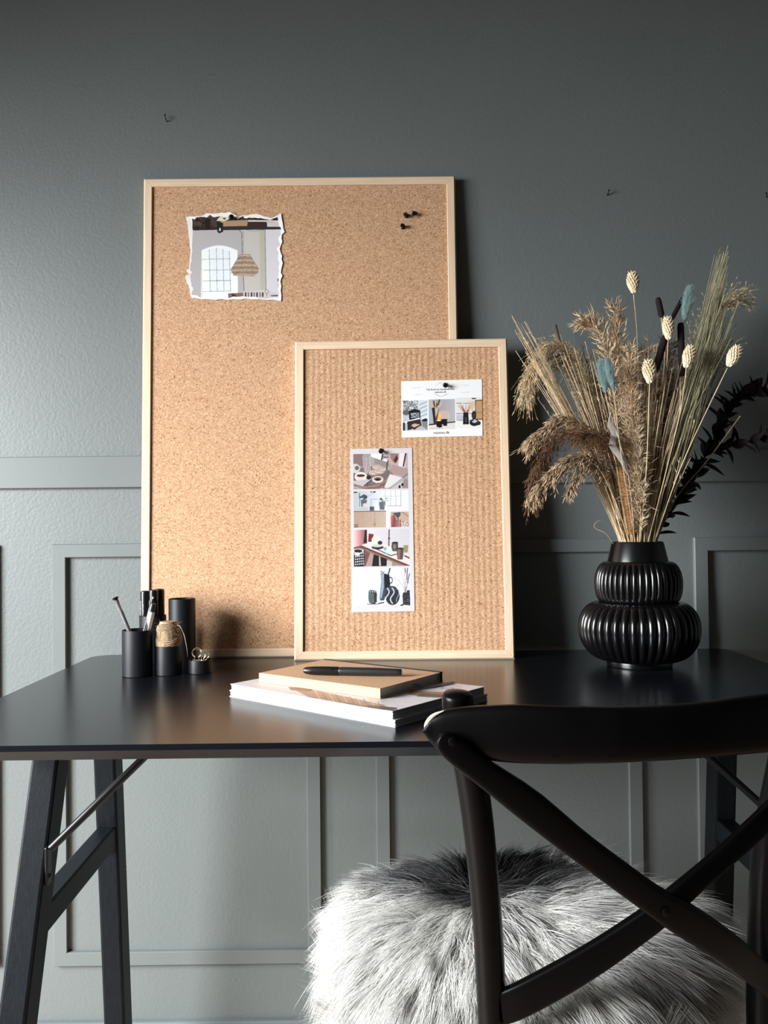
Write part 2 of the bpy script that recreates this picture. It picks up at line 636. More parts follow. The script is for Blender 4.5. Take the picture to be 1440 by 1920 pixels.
wall_nail(313, 228, 309, 216, 'bent dark nail in the wall above the big cork board', True)
wall_nail(1138, 368, 1142, 357, 'dark tilted nail in the wall above the dried grass bouquet')
wall_nail(1439, 371, 1437, 362, 'dark nail in the wall high up, farthest from the cork boards')

# ------------------------------------------------------------------ the desk
XL, XR, YB, YF = -0.5539, 0.6639, 1.6518, 0.9631
desk = thing('writing_desk', 'black desk with a thin round-cornered top on slanted wooden legs', 'desk', (0.055, 1.3, 0))


def rr_outline(x0, x1, y0, y1, r, n=8):
    out = []
    for cx, cy, a0 in ((x1 - r, y1 - r, 0), (x0 + r, y1 - r, PI / 2), (x0 + r, y0 + r, PI), (x1 - r, y0 + r, 3 * PI / 2)):
        for k in range(n + 1):
            a = a0 + PI / 2 * k / n
            out.append((cx + r * math.cos(a), cy + r * math.sin(a)))
    return out


tt = MB()
rings = []
for inset, dz in ((0.0012, 0.0), (0.0, -0.0012), (0.0, -0.0065), (0.009, -0.0185), (0.012, -0.0185)):
    rings.append([Vector((x, y, ZD + dz)) for x, y in rr_outline(XL + inset, XR - inset, YF + inset, YB - inset, 0.035 - inset * 0.5)])
tt.loft(rings)
obj('tabletop', tt, M['desk'], desk, sharp=30)
ZU = ZD - 0.0185


def sq_bar(p, q, wx, wy, bev=0.004):
    """square bar from p to q, section axes kept to world x and the perpendicular"""
    p, q = Vector(p), Vector(q)
    t = (q - p).normalized()
    ax = Vector((1, 0, 0))
    ax = (ax - t * ax.dot(t)).normalized()
    ay = t.cross(ax)
    R = Matrix((ax, ay, t)).transposed()
    return (p + q) / 2, R, (wx, wy, (q - p).length)


def leg_at(u_top, v_top, Yt, u_bot, v_bot, Yb_):
    a = at_y(u_top, v_top, Yt)
    b = at_y(u_bot, v_bot, Yb_)
    d = b - a
    top = a + d * ((ZU - a.z) / d.z)
    foot = a + d * ((0.0 - a.z) / d.z)
    return top, foot


lf = leg_at(95, 1425, 1.17, 33, 1920, 1.095)
lb = leg_at(203, 1425, 1.455, 222, 1920, 1.50)
cxd = (XL + XR) / 2


def mirror(p):
    return Vector((2 * cxd - p.x, p.y, p.z))


for side, mf in (('l', lambda p: p), ('r', mirror)):
    for top, foot in (lf, lb):
        a, b = mf(top), mf(foot)
        mb = MB()
        d = (b - a).normalized()
        c, R, s = sq_bar(a, b, 0.036, 0.046)
        bm_ = MB().box(c, (s[0], s[1], s[2]), R, 0.004)
        mb.sharp = 15
        # cut the slanted ends flat against floor and tabletop
        vs = []
        for p in bm_.v:
            p = Vector(p)
            if p.z > ZU:
                p = p - d * ((p.z - ZU) / d.z)
            if p.z < 0:
                p = p - d * (p.z / d.z)
            vs.append(p)
        mb.add(vs, bm_.f)
        obj('leg', mb, M['deskwood'], desk)
    # crossbar between the two legs
    zc = ZD - 0.275
    f0 = mf(lf[0]).lerp(mf(lf[1]), (ZU - zc) / ZU)
    b0 = mf(lb[0]).lerp(mf(lb[1]), (ZU - zc) / ZU)
    c, R, s = sq_bar(f0, b0, 0.030, 0.036)
    obj('crossbar', MB().box(c, s, R, 0.003), M['deskwood'], desk)
    # round steel brace from the front leg up to the underside of the top
    sgn = 1 if side == 'l' else -1
    st = mf(at_y(96, 1590, 1.125))
    tq = mf(at_y(265, 1425, 1.165))
    dd = tq - st
    en = st + dd * ((ZU - st.z) / dd.z)
    obj('brace_rod', MB().tube([st - dd.normalized() * 0.001, st + dd * 0.1, en], 0.0052, 12), M['steel'], desk)
    bk = obj('bracket', MB().box(st + Vector((-0.004 * sgn, 0, -0.022)), (0.004, 0.016, 0.05), bev=0.0015), M['steel'], desk)
    obj('screw', MB().lathe([(0, 0.0015), (0.003, 0.001), (0.0035, 0)], 12, Matrix.Translation(st + Vector((-0.001 * sgn, 0, -0.036))) @ Matrix.Rotation(sgn * PI / 2, 4, 'Y')), M['steel'], bk)
    obj('bracket', MB().box(en + Vector((0.01 * sgn, 0, -0.0015)), (0.05, 0.016, 0.003), bev=0.001), M['steel'], desk)
    # second brace at the back leg, mostly hidden
    st2 = mf(lb[0].lerp(lb[1], 0.13)) + Vector((0.02 * sgn, -0.0, 0))
    obj('bracket', MB().box(st2 + Vector((-0.001 * sgn, 0, 0.0)), (0.004, 0.022, 0.06), bev=0.0015), M['steel'], desk)


# ------------------------------------------------------------------ cork boards
def board_frame(x, y, lean, wrot):
    return Matrix.Translation((x, y, ZD)) @ Matrix.Rotation(wrot, 4, 'Z') @ Matrix.Rotation(-lean, 4, 'X')


def rail_mesh(L, w, t):
    """x along, z inwards from the outer edge, y 0 front .. t back"""
    prof = [(0, t), (0, 0.003), (0.0028, 0.0), (w - 0.0008, 0.0), (w, 0.0008), (w, t)]
    return MB().loft([[Vector((s * (L / 2 - d), y, d)) for d, y in prof] for s in (-1, 1)])


def cork_board(label, x, y, lean, wrot, W, H, cm):
    T = board_frame(x, y, lean, wrot)
    o = thing('cork_board', label, 'board', T.translation, T.to_3x3(), group='cork boards leaning on the wall')
    w, t = 0.0165, 0.019
    for L, ang, px, pz in ((W, 0, 0, 0), (W, PI, 0, H), (H, -PI / 2, W / 2, H / 2), (H, PI / 2, -W / 2, H / 2)):
        r = obj('frame_rail', rail_mesh(L - 0.0003, w, t), M['pine'], o, local=True)
        r.location = (px, 0, pz)
        r.rotation_euler = (0, ang, 0)
    obj('cork_panel', MB().box((0, 0.0065, H / 2), (W - 2 * w + 0.004, 0.005, H - 2 * w + 0.004)), cm, o, local=True)
    obj('back_panel', MB().box((0, 0.0135, H / 2), (W - 2 * w + 0.002, 0.006, H - 2 * w + 0.002)), M['hardboard'], o, local=True)
    return o, T


big, TB = cork_board('large pine-framed cork board standing behind the smaller one', -0.150, 1.5954, 0.0469, -0.0016, 0.6021, 0.92, M['cork'])
small, TS = cork_board('small pine-framed cork board leaning in front of the larger one', 0.0403, 1.5479, 0.0921, -0.0232, 0.40, 0.5964, M['cork_ribbed'])
CORK = 0.004                     # local y of the cork face


def on_board(T, u, v, off=0.0):
    """point of the cork face (moved off towards the viewer) in the board's own coordinates"""
    n = T.to_3x3() @ Vector((0, 1, 0))
    p = T @ Vector((0, CORK - off, 0))
    return T.inverted() @ on_plane(u, v, p, n)


def push_pin(T, u, v, off, label, tilt=(0, 0), group=None):
    p = on_board(T, u, v, off)
    R = T.to_3x3() @ Matrix.Rotation(PI / 2 + tilt[1], 3, 'X') @ Matrix.Rotation(tilt[0], 3, 'Y')
    o = thing('push_pin', label, 'pin', T @ p, R, group)
    obj('pin_head', MB().lathe([(0, 0.0), (0.0042, 0.0), (0.0046, 0.0006), (0.0044, 0.0016), (0.0026, 0.0026), (0.0024, 0.0068), (0.0030, 0.0078), (0.0040, 0.0083), (0.0041, 0.0098), (0.0035, 0.0105), (0, 0.0107)], 20), M['plastic'], o, local=True)
    obj('pin_point', MB().tube([(0, 0, 0.001), (0, 0, -0.003)], [0.0005, 0.0002], 6), M['silver'], o, local=True)
    return o


# ------------------------------------------------------------------ a small painter for printed pictures
class Canvas:
    """paints flat print; coordinates in photo pixels of the sheet, S samples per pixel"""

    def __init__(self, wd, ht, bgc, S=3):
        self.S, self.w, self.h = S, wd, ht
        self.a = np.empty((int(ht * S), int(wd * S), 3))
        self.a[:] = bgc
        yy, xx = np.mgrid[0:self.a.shape[0], 0:self.a.shape[1]]
        self.x, self.y = (xx + 0.5) / S, (yy + 0.5) / S
        self.clip = None

    def _set(self, m, c, al=1.0):
        if self.clip is not None:
            m = m & self.clip
        self.a[m] = self.a[m] * (1 - al) + np.array(c) * al

    def set_clip(self, x0, y0, x1, y1):
        self.clip = (self.x >= x0) & (self.x < x1) & (self.y >= y0) & (self.y < y1)

    def rect(self, x0, y0, x1, y1, c, al=1.0):
        self._set((self.x >= x0) & (self.x < x1) & (self.y >= y0) & (self.y < y1), c, al)

    def ell(self, cx, cy, rx, ry, c, al=1.0, ring=None):
        d = ((self.x - cx) / rx) ** 2 + ((self.y - cy) / ry) ** 2
        m = d < 1
        if ring:
            m &= d > ring
        self._set(m, c, al)

    def inside(self, pts):
        m = np.zeros(self.x.shape, bool)
        n = len(pts)
        for i in range(n):
            x0, y0 = pts[i]
            x1, y1 = pts[(i + 1) % n]
            if y0 == y1:
                continue
            c = (y0 > self.y) != (y1 > self.y)
            m ^= c & (self.x < (x1 - x0) * (self.y - y0) / (y1 - y0) + x0)
        return m

    def poly(self, pts, c, al=1.0):
        self._set(self.inside(pts), c, al)

    def line(self, pts, wd, c, al=1.0):
        m = np.zeros(self.x.shape, bool)
        for (x0, y0), (x1, y1) in zip(pts, pts[1:]):
            dx, dy = x1 - x0, y1 - y0
            t = np.clip(((self.x - x0) * dx + (self.y - y0) * dy) / (dx * dx + dy * dy + 1e-9), 0, 1)
            m |= np.hypot(self.x - x0 - t * dx, self.y - y0 - t * dy) < wd / 2
        self._set(m, c, al)

    def hgrad(self, x0, y0, x1, y1, c0, c1):
        m = (self.x >= x0) & (self.x < x1) & (self.y >= y0) & (self.y < y1)
        if self.clip is not None:
            m &= self.clip
        t = ((self.x[m] - x0) / (x1 - x0))[:, None]
        self.a[m] = np.array(c0) * (1 - t) + np.array(c1) * t

    def noise(self, x0, y0, x1, y1, cell, amt, al=0.7, seed=1):
        r = np.random.default_rng(seed)
        ny, nx = int((y1 - y0) / cell) + 2, int((x1 - x0) / cell) + 2
        g = r.normal(0, amt, (ny, nx))
        m = (self.x >= x0) & (self.x < x1) & (self.y >= y0) & (self.y < y1)
        if self.clip is not None:
            m &= self.clip
        v = g[((self.y[m] - y0) / cell).astype(int), ((self.x[m] - x0) / cell).astype(int)]
        self.a[m] = np.clip(self.a[m] + al * v[:, None], 0.02, 1)


def print_mesh(cv, quad, n_dir, name, mask=None, bow=0.0):
    """the canvas as a fine colour grid over quad=(TL,TR,BR,BL), local coordinates"""
    ny, nx = cv.a.shape[0] // 2, cv.a.shape[1] // 2
    a = cv.a[:ny * 2, :nx * 2].reshape(ny, 2, nx, 2, 3).mean(axis=(1, 3))
    c = np.where(a <= 0.04045, a / 12.92, ((a + 0.055) / 1.055) ** 2.4)
    tl, tr, br, bl = [np.array(q) for q in quad]
    s = np.linspace(0, 1, nx)[None, :, None]
    t = np.linspace(0, 1, ny)[:, None, None]
    P = (tl * (1 - s) + tr * s) * (1 - t) + (bl * (1 - s) + br * s) * t
    P = P + np.array(n_dir) * (bow * 4 * (s - 0.5) ** 2)
    idx = np.arange(nx * ny).reshape(ny, nx)
    Q = np.stack([idx[1:, :-1], idx[1:, 1:], idx[:-1, 1:], idx[:-1, :-1]], -1)
    if mask is not None:
        mk = mask[:ny * 2, :nx * 2][::2, ::2]
        k = mk[1:, :-1] & mk[1:, 1:] & mk[:-1, 1:] & mk[:-1, :-1]
        Q = Q[k]
    me = mesh_np(name, P.reshape(-1, 3), Q.reshape(-1, 4))
    at = me.color_attributes.new('ink', 'FLOAT_COLOR', 'POINT')
    rgba = np.ones((nx * ny, 4), np.float32)
    rgba[:, :3] = c.reshape(-1, 3)
    at.data.foreach_set('color', rgba.ravel())
    return me


def h(s):
    return tuple(int(s[i:i + 2], 16) / 255 for i in (0, 2, 4))


def text_line(s, size, m, parent, loc, rot, align='CENTER', name='lettering'):
    c = bpy.data.curves.new(name, 'FONT')
    c.body = s
    c.size = size
    c.align_x = align
    c.align_y = 'CENTER'
    c.extrude = 0.00004
    c.materials.append(m)
    tmp = bpy.data.objects.new(name, c)
    me = bpy.data.meshes.new_from_object(tmp)
    bpy.data.objects.remove(tmp)
    o = bpy.data.objects.new(name, me)
    COL.objects.link(o)
    o.parent = parent
    o.location = loc
    o.rotation_euler = rot
    return o


def sheet_on_board(T, name, label, cat, corners, off, thick, paper):
    """a flat sheet pinned to the cork: corners px TL,TR,BR,BL -> root, local quad in the root's frame"""
    L = [on_board(T, u, v, off) for u, v in corners]
    c = sum(L, Vector()) / 4
    o = thing(name, label, cat, T @ c, T.to_3x3())
    q = [p - c for p in L]
    return o, q, c


# --- torn picture on the big board
TX, TY = 320.0, 370.0
out_px = [(172, 225), (178, 260), (190, 300), (195, 350), (203, 420), (212, 480), (215, 540), (225, 600), (220, 650), (215, 700), (211, 760), (205, 805), (175, 825), (192, 848), (212, 868), (190, 876), (165, 885), (170, 920), (182, 960), (205, 1000), (215, 1040), (222, 1090), (232, 1132), (300, 1136), (350, 1148), (420, 1145), (500, 1155), (580, 1146), (640, 1154), (700, 1148), (780, 1152), (850, 1140), (920, 1150), (1000, 1147), (1080, 1156), (1150, 1150), (1200, 1162), (1242, 1170), (1246, 1110), (1238, 1050), (1246, 1000), (1234, 950), (1246, 910), (1258, 880), (1240, 850), (1247, 800), (1262, 740), (1248, 700), (1254, 660), (1240, 630), (1228, 580), (1240, 540), (1257, 500), (1247, 460), (1252, 420), (1282, 392), (1268, 350), (1262, 300), (1250, 240), (1242, 180), (1222, 190), (1200, 205), (1160, 225), (1130, 235), (1090, 222), (1050, 215), (1010, 200), (960, 190), (900, 195), (860, 207), (820, 202), (760, 215), (720, 195), (660, 168), (620, 180), (560, 175), (520, 185), (480, 188), (440, 183), (400, 180), (370, 205), (340, 210), (300, 215), (240, 218), (210, 216)]
tp = [(TX + x / 6, TY + y / 6) for x, y in out_px]
o, q, c = sheet_on_board(TB, 'torn_picture', 'torn magazine picture of a pendant lamp and window on the large cork board', 'picture', [(345, 396), (536, 396), (536, 568), (345, 568)], 0.0012, 0.0003, None)
pl = []
for u, v in tp:
    p = on_board(TB, u, v, 0.0012) - c
    dv = Vector((u - 438, 0, v - 483))
    k = min(1.0, max(abs(u - 440) / 95, abs(v - 483) / 85)) ** 6
    pl.append(p + Vector((0, -0.0022 * k * random.uniform(0.3, 1), 0)))
mb = MB()
inner = [Vector((p.x * 0.90, p.y * 0.1, p.z * 0.90)) for p in pl]
n = len(pl)
mb.add(pl + inner, [(i, (i + 1) % n, n + (i + 1) % n, n + i) for i in range(n)])
mb.add(inner, [tuple(range(n))])
back = [p + Vector((0, 0.0005, 0)) for p in pl]
mb.add(pl + back, [((i + 1) % n, i, n + i, n + (i + 1) % n) for i in range(n)])
obj('paper', mb, M['torn'], o, local=True)
# picture: 176 x 160 px region from px (358,398)
X0, Y0, PW, PH = 356.0, 396.0, 176, 168
cv = Canvas(PW, PH, h('b9b6b7'))
g = lambda x, y: ((TX + x / 6) - X0, (TY + y / 6) - Y0)
G = lambda L: [g(*p) for p in L]
cv.poly(G([(200, 360), (800, 360), (820, 1200), (200, 1200)]), h('b0acae'))
cv.poly(G([(800, 360), (1062, 370), (1075, 1200), (820, 1200)]), h('bdb9b4'))
cv.poly(G([(1000, 370), (1062, 370), (1075, 1045), (1010, 1045)]), h('b3b09f'))
cv.poly(G([(1066, 370), (1300, 360), (1300, 1200), (1080, 1200)]), h('cfccd2'))
cv.line(G([(1060, 370), (1072, 1040)]), 1.1, h('77757a'))
cv.poly(G([(230, 160), (1300, 150), (1300, 350), (235, 375)]), h('2f211f'))
cv.noise(0, 0, PW, 28, 2.2, 0.07, 1, 3)
for x, y, rx, ry in ((300, 300, 60, 30), (480, 220, 70, 30), (500, 300, 50, 36), (900, 220, 120, 20)):
    cv.ell(*g(x, y), rx / 6, ry / 6, h('54403a'), 0.7)
cv.poly(G([(560, 270), (870, 255), (860, 325), (590, 330)]), h('a5896a'))
cv.poly(G([(870, 258), (1240, 262), (1240, 278), (870, 276)]), h('d6d2d0'))
cv.poly(G([(870, 278), (1080, 278), (1080, 330), (865, 330)]), h('3a2624'))
cv.poly(G([(1080, 280), (1250, 278), (1250, 335), (1085, 335)]), h('c9c4c4'))
cv.poly(G([(590, 335), (1250, 338), (1250, 362), (590, 372)]), h('332b2c'))
cv.poly(G([(515, 265), (580, 190), (660, 180), (655, 250), (600, 272)]), h('d9cfc2'))
cv.poly(G([(585, 232), (625, 234), (603, 255)]), h('241c1c'))
cv.poly(G([(520, 280), (590, 290), (590, 390), (545, 408), (525, 385)]), h('1d1a1d'))
cv.poly(G([(395, 240), (445, 240), (445, 360), (395, 368)]), h('1b1618'))
cv.ell(*g(300, 350), 4, 4, h('1d1a1d'))
cv.ell(*g(555, 365), 1.6, 3, h('d8d6d6'))
cv.line(G([(830, 365), (930, 385), (1060, 365)]), 0.7, h('7b7678'))
# arched window
arch = [(345, 1150), (345, 600)] + [(345 + 405 * k / 12, 600 - 55 * math.sin(PI * k / 12)) for k in range(1, 12)] + [(752, 600), (757, 1150)]
cv.poly(G(arch), h('e9ecee'))
arch2 = [(362, 1068), (358, 612)] + [(358 + 302 * k / 10, 612 - 38 * math.sin(PI * k / 10)) for k in range(1, 10)] + [(662, 612), (676, 1060)]
cv.poly(G(arch2), h('dfe6ea'))
cv.poly(G([(362, 1068), (358, 612), (430, 595), (440, 1062)]), h('e9ebe4'))
for x in ((435, 590, 447, 1065), (515, 575, 523, 1058), (588, 582, 601, 1055), (660, 605, 676, 1060)):
    cv.line(G([(x[0], x[1]), (x[2], x[3])]), 0.9, h('7e8790'))
for y in (695, 818, 938, 1055):
    cv.line(G([(360, y + 4), (670, y - 2)]), 0.9, h('8b949c'))
cv.line(G([(437, 938), (680, 935)]), 0.7, h('596068'))
cv.line(G([(345, 600)] + [(345 + 405 * k / 12, 596 - 55 * math.sin(PI * k / 12)) for k in range(1, 12)] + [(752, 600)]), 0.8, h('c5c7c9'))
cv.line(G([(345, 600), (355, 1140)]), 0.7, h('8d9095'))
# lamp
cv.line(G([(770, 370), (800, 400), (806, 640)]), 0.9, h('2a2628'))
cv.line(G([(815, 365), (820, 640)]), 0.6, h('6b6668'))
lamp = [(770, 642), (890, 640), (925, 700), (992, 805), (985, 840), (945, 888), (715, 884), (672, 820), (735, 715)]
cv.poly(G(lamp), h('9a8672'))
for k in range(9):
    y = 655 + k * 27
    wq = 60 + min(k, 6) * 17 - max(0, k - 6) * 12
    cv.line(G([(832 - wq, y + 6), (832, y), (832 + wq, y + 4)]), 1.0, h('6c584a') if k % 2 else h('c9b9a6'))
cv.clip = cv.inside(G(lamp))
cv.noise(70, 78, 138, 128, 1.2, 0.06, 1, 5)
cv.clip = None
cv.line(G([(818, 890), (825, 1050)]), 1.0, h('3a3436'))
# table things
cv.poly(G([(830, 1060), (1080, 1040), (1240, 1100), (1240, 1140), (640, 1140)]), h('c9c0c2'))
cv.poly(G([(645, 1080), (815, 1072), (820, 1130), (650, 1132)]), h('7d5f54'))
cv.poly(G([(690, 1075), (760, 1120), (720, 1140), (690, 1120)]), h('26302a'))
for k in range(7):
    x = 835 + k * 32
    cv.rect(*g(x, 1068), *g(x + 18, 1118), h('34343c') if k % 2 == 0 else h('8a6f70'))
cv.ell(*g(1080, 1060), 4, 4, h('8f8d93'), 1, 0.5)
cv.line(G([(1080, 1080), (1082, 1120)]), 0.8, h('4b494e'))
cv.poly(G([(1120, 1100), (1225, 1095), (1225, 1112), (1130, 1112)]), h('4d4c52'))
cv.line(G([(690, 1040), (730, 960), (740, 1050)]), 0.6, h('f4f4f4'))
cv.line(G([(1225, 860), (1215, 930), (1210, 1030)]), 1.6, h('25252a'))
cv.ell(*g(1218, 930), 3, 3.5, h('25252a'), 1, 0.4)
quad = [on_board(TB, u, v, 0.0016) - c for u, v in ((X0, Y0), (X0 + PW, Y0), (X0 + PW, Y0 + PH), (X0, Y0 + PH))]
inpx = [(238, 218), (244, 300), (246, 420), (240, 520), (236, 640), (224, 720), (216, 805), (220, 900), (232, 1010), (236, 1128), (400, 1136), (600, 1142), (850, 1130), (1000, 1138), (1222, 1156), (1228, 1100), (1226, 950), (1240, 860), (1234, 760), (1236, 650), (1220, 580), (1236, 500), (1242, 400), (1238, 320), (1218, 215), (1130, 243), (960, 199), (820, 210), (760, 222), (660, 178), (560, 184), (480, 196), (400, 190), (370, 213), (300, 224)]
msk = cv.inside(G(inpx))
obj('printed_picture', print_mesh(cv, quad, (0, -1, 0), 'printed_picture', msk), M['print'], o)

# --- card on the small board
cc = [(752.3, 715), (903.5, 711), (904.8, 817.3), (753.2, 820.3)]
card, q, c = sheet_on_board(TS, 'postcard', 'white postcard with three small photographs pinned to the small cork board', 'card', cc, 0.0008, 0.0004, None)
mb = MB().prism([q[0], q[1], q[2], q[3]], Vector((0, 0.0006, 0)))
obj('paper', mb, M['paper'], card, local=True)
CW, CH = 152, 106
cv = Canvas(CW, CH, h('e6e6e7'))
k8 = 8.0
ox, oy = 97 / k8, 115 / k8
g = lambda x, y: (x / k8 - ox, y / k8 - oy)
G = lambda L: [g(*p) for p in L]
for a, b, y in ((275, 390, 222), (285, 410, 330), (1000, 1120, 205), (1000, 1125, 310)):
    cv.line(G([(a, y), (b, y - 4)]), 0.5, h('a9a9ab'))
# leafy sprigs round the greeting
for sx in (-1, 1):
    for k in range(5):
        cv.ell(*g(700 + sx * (25 + k * 18), 355 - k * 8), 0.9, 0.45, h('77787a'))
    cv.line(G([(700, 362), (700 + sx * 100, 320)]), 0.4, h('8c8d8f'))
    cv.line(G([(680 + sx * 10, 150), (690 - sx * 80, 200)]), 0.4, h('8c8d8f'))
# left photo
x0, y0 = g(118, 412)
x1, y1 = g(488, 858)
cv.set_clip(x0, y0, x1, y1)
cv.rect(x0, y0, x1, y1, h('c9d0d8'))
cv.rect(*g(118, 412), *g(345, 560), h('8f9395'))
cv.noise(*g(118, 412), *g(345, 560), 1.5, 0.2, 1, 8)
for k in range(4):
    cv.line(G([(370, 480 + k * 60), (488, 430 + k * 62)]), 0.7, h('39404c'))
cv.rect(*g(118, 700), *g(488, 858), h('aeb0b0'))
cv.ell(*g(160, 650), 6, 6.5, h('b7bcbe'))
cv.ell(*g(170, 590), 7, 5, h('585e5c'))
cv.poly(G([(208, 565), (380, 555), (385, 690), (215, 700)]), h('191a1c'))
cv.poly(G([(240, 600), (360, 590), (365, 665), (245, 675)]), h('7f8684'))
cv.noise(*g(240, 595), *g(362, 670), 1.3, 0.25, 1, 9)
cv.poly(G([(210, 570), (290, 535), (380, 560)]), h('202124'))
cv.poly(G([(118, 730), (375, 668), (375, 690), (118, 760)]), h('e4e4e4'))
cv.poly(G([(118, 740), (150, 735), (150, 858), (118, 858)]), h('26272a'))
cv.poly(G([(185, 725), (380, 690), (400, 790), (190, 858)]), h('2a2b2e'))
cv.poly(G([(230, 790), (290, 750), (390, 780), (290, 850)]), h('3a1d15'))
cv.poly(G([(240, 785), (290, 755), (380, 775), (290, 815)]), h('c5a98c'))
cv.poly(G([(400, 700), (488, 690), (488, 850), (410, 800)]), h('7b7f84'))
cv.ell(*g(445, 705), 5.5, 3, h('1d1e20'))
cv.poly(G([(400, 690), (480, 655), (488, 668), (405, 702)]), h('ececec'))
# middle photo
x0, y0 = g(507, 402)
x1, y1 = g(906, 850)
cv.set_clip(x0, y0, x1, y1)
cv.hgrad(x0, y0, x1, y1, h('8d8a8a'), h('aeb0b4'))
cv.rect(x0, y0, *g(570, 850), h('a3a8b0'))
cv.ell(*g(730, 650), 13, 10, h('d9b6a2'), 0.5)
cv.ell(*g(640, 660), 8, 9, h('e8b06c'), 0.9)
cv.poly(G([(507, 790), (906, 740), (906, 850), (507, 850)]), h('d5cfca'))
cv.poly(G([(507, 770), (906, 735), (906, 752), (507, 790)]), h('2c2a2c'))
cv.poly(G([(555, 520), (660, 525), (655, 590), (625, 775), (585, 775), (572, 640)]), h('4a4341'))
cv.poly(G([(555, 530), (595, 530), (610, 775), (585, 775)]), h('2c1e20'))
cv.poly(G([(600, 530), (655, 530), (640, 600), (612, 680)]), h('b9b0a4'))
for a, b in (((520, 420), (560, 520)), ((545, 410), (575, 520)), ((582, 408), (598, 520)), ((610, 410), (610, 520)), ((640, 455), (625, 520)), ((675, 408), (640, 520)), ((720, 420), (652, 520)), ((700, 470), (660, 525))):
    cv.line(G([a, b]), 1.6, h('c8ac94'))
for a, b in (((583, 430), (600, 510)), ((632, 460), (628, 510)), ((672, 412), (650, 490))):
    cv.line(G([a, b]), 2.0, h('2b2224'))
for x, y, ww, hh in ((660, 765, 42, 45), (752, 750, 32, 50), (705, 740, 30, 40)):
    cv.poly(G([(x - ww, y - hh), (x + ww, y - hh), (x + ww * 0.9, y + hh), (x - ww * 0.9, y + hh)]), h('151516'))
cv.ell(*g(660, 718), 4.6, 1.2, h('f6d9a8'))
cv.ell(*g(670, 800), 5, 3, h('1d1012'))
cv.ell(*g(690, 690), 2, 2, h('e9a45a'))
cv.line(G([(510, 838), (720, 832)]), 0.8, h('a98f6a'))
# right photo
x0, y0 = g(918, 388)
x1, y1 = g(1312, 840)
cv.set_clip(x0, y0, x1, y1)
cv.rect(x0, y0, x1, y1, h('d7d6d4'))
for y in (468, 620, 720):
    cv.line(G([(918, y), (1150, y + 4)]), 0.9, h('4d4c4e'))
cv.rect(*g(918, 640), *g(1020, 715), h('b9bbbf'))
cv.poly(G([(1215, 440), (1312, 430), (1312, 715), (1220, 705)]), h('b58f66'))
cv.line(G([(1207, 435), (1312, 430)]), 1.6, h('38261e'))
cv.line(G([(1207, 435), (1212, 700)]), 1.5, h('4c372a'))
cv.line(G([(1215, 615), (1312, 612)]), 1.0, h('7d5f41'))
cv.line(G([(1215, 710), (1312, 716)]), 1.6, h('2d1f1c'))
cv.rect(*g(918, 735), *g(1312, 840), h('e0dfde'))
cv.poly(G([(1150, 395), (1220, 395), (1215, 415), (1160, 412)]), h('3c3a3a'))
for a, b in (((955, 500), (1035, 610)), ((985, 480), (1045, 610)), ((1020, 500), (1055, 610)), ((1068, 490), (1065, 610)), ((1110, 500), (1080, 610)), ((1140, 470), (1095, 600)), ((1170, 450), (1105, 600))):
    cv.line(G([a, b]), 2.2, h('c3a48f'))
for a, b in (((1000, 520), (1045, 600)), ((1030, 560), (1055, 610)), ((1105, 570), (1080, 610))):
    cv.line(G([a, b]), 1.6, h('6d3d3a'))
for a in range(9):
    cv.line(G([(1160, 600), (1110 + a * 11, 440 + (a % 3) * 25)]), 1.3, h('cdb493'))
cv.poly(G([(1025, 610), (1100, 608), (1110, 785), (1020, 785)]), h('1c1d20'))
cv.poly(G([(1050, 680), (1075, 680), (1078, 750), (1052, 750)]), h('3e4146'))
cv.ell(*g(1190, 760), 9, 6.5, h('1a1a1c'))
cv.ell(*g(1245, 770), 5, 4, h('2a2a2c'))
cv.ell(*g(1185, 650), 4.5, 8, h('24211f'))
cv.noise(*g(1150, 590), *g(1220, 720), 1.2, 0.15, 1, 12)
cv.poly(G([(1150, 750), (1200, 710), (1240, 745), (1190, 770)]), h('b9b9bc'))
cv.clip = None
quad = [p + Vector((0, -0.00012, 0)) for p in q]
obj('printed_picture', print_mesh(cv, quad, (0, -1, 0), 'printed_picture'), M['print'], card)


def quad_at(q, s, t):
    return (q[0].lerp(q[1], s)).lerp(q[3].lerp(q[2], s), t)


rx = (PI / 2, -0.02, 0)
sl = math.atan2(q[1].z - q[0].z, q[1].x - q[0].x)
rx = (PI / 2, -sl, 0)
for s_, u, v, sz in (('Tak fordi du handlede hos', 683, 253, 0.0050), ('miomio.dk', 686, 294, 0.0050), ('miomio.dk', 693, 905, 0.0070)):
    p = quad_at(q, (u - 97) / 1215, (v - 115) / 850) + Vector((0, -0.0003, 0))
    text_line(s_, sz, M['ink'], card, p, rx)

# --- photo strip on the small board
sc_ = [(656.6, 842), (772.6, 840), (777.5, 1146), (659.5, 1148)]
strip, q, c = sheet_on_board(TS, 'photo_strip', 'tall grey paper strip of four printed photographs on the small cork board', 'photo strip', sc_, 0.0009, 0.0004, None)
obj('paper', MB().prism(q, Vector((0, 0.0007, 0))), M['strip_paper'], strip, local=True)
SW, SH = 118, 306
cv = Canvas(SW, SH, h('c9c4c6'))
z2 = 1440 / 140.0
g = lambda x, y: ((650 + x / z2) - 657.0 - (0.013 * (y / z2)), (830 + y / z2) - 841)
G = lambda L: [g(*p) for p in L]
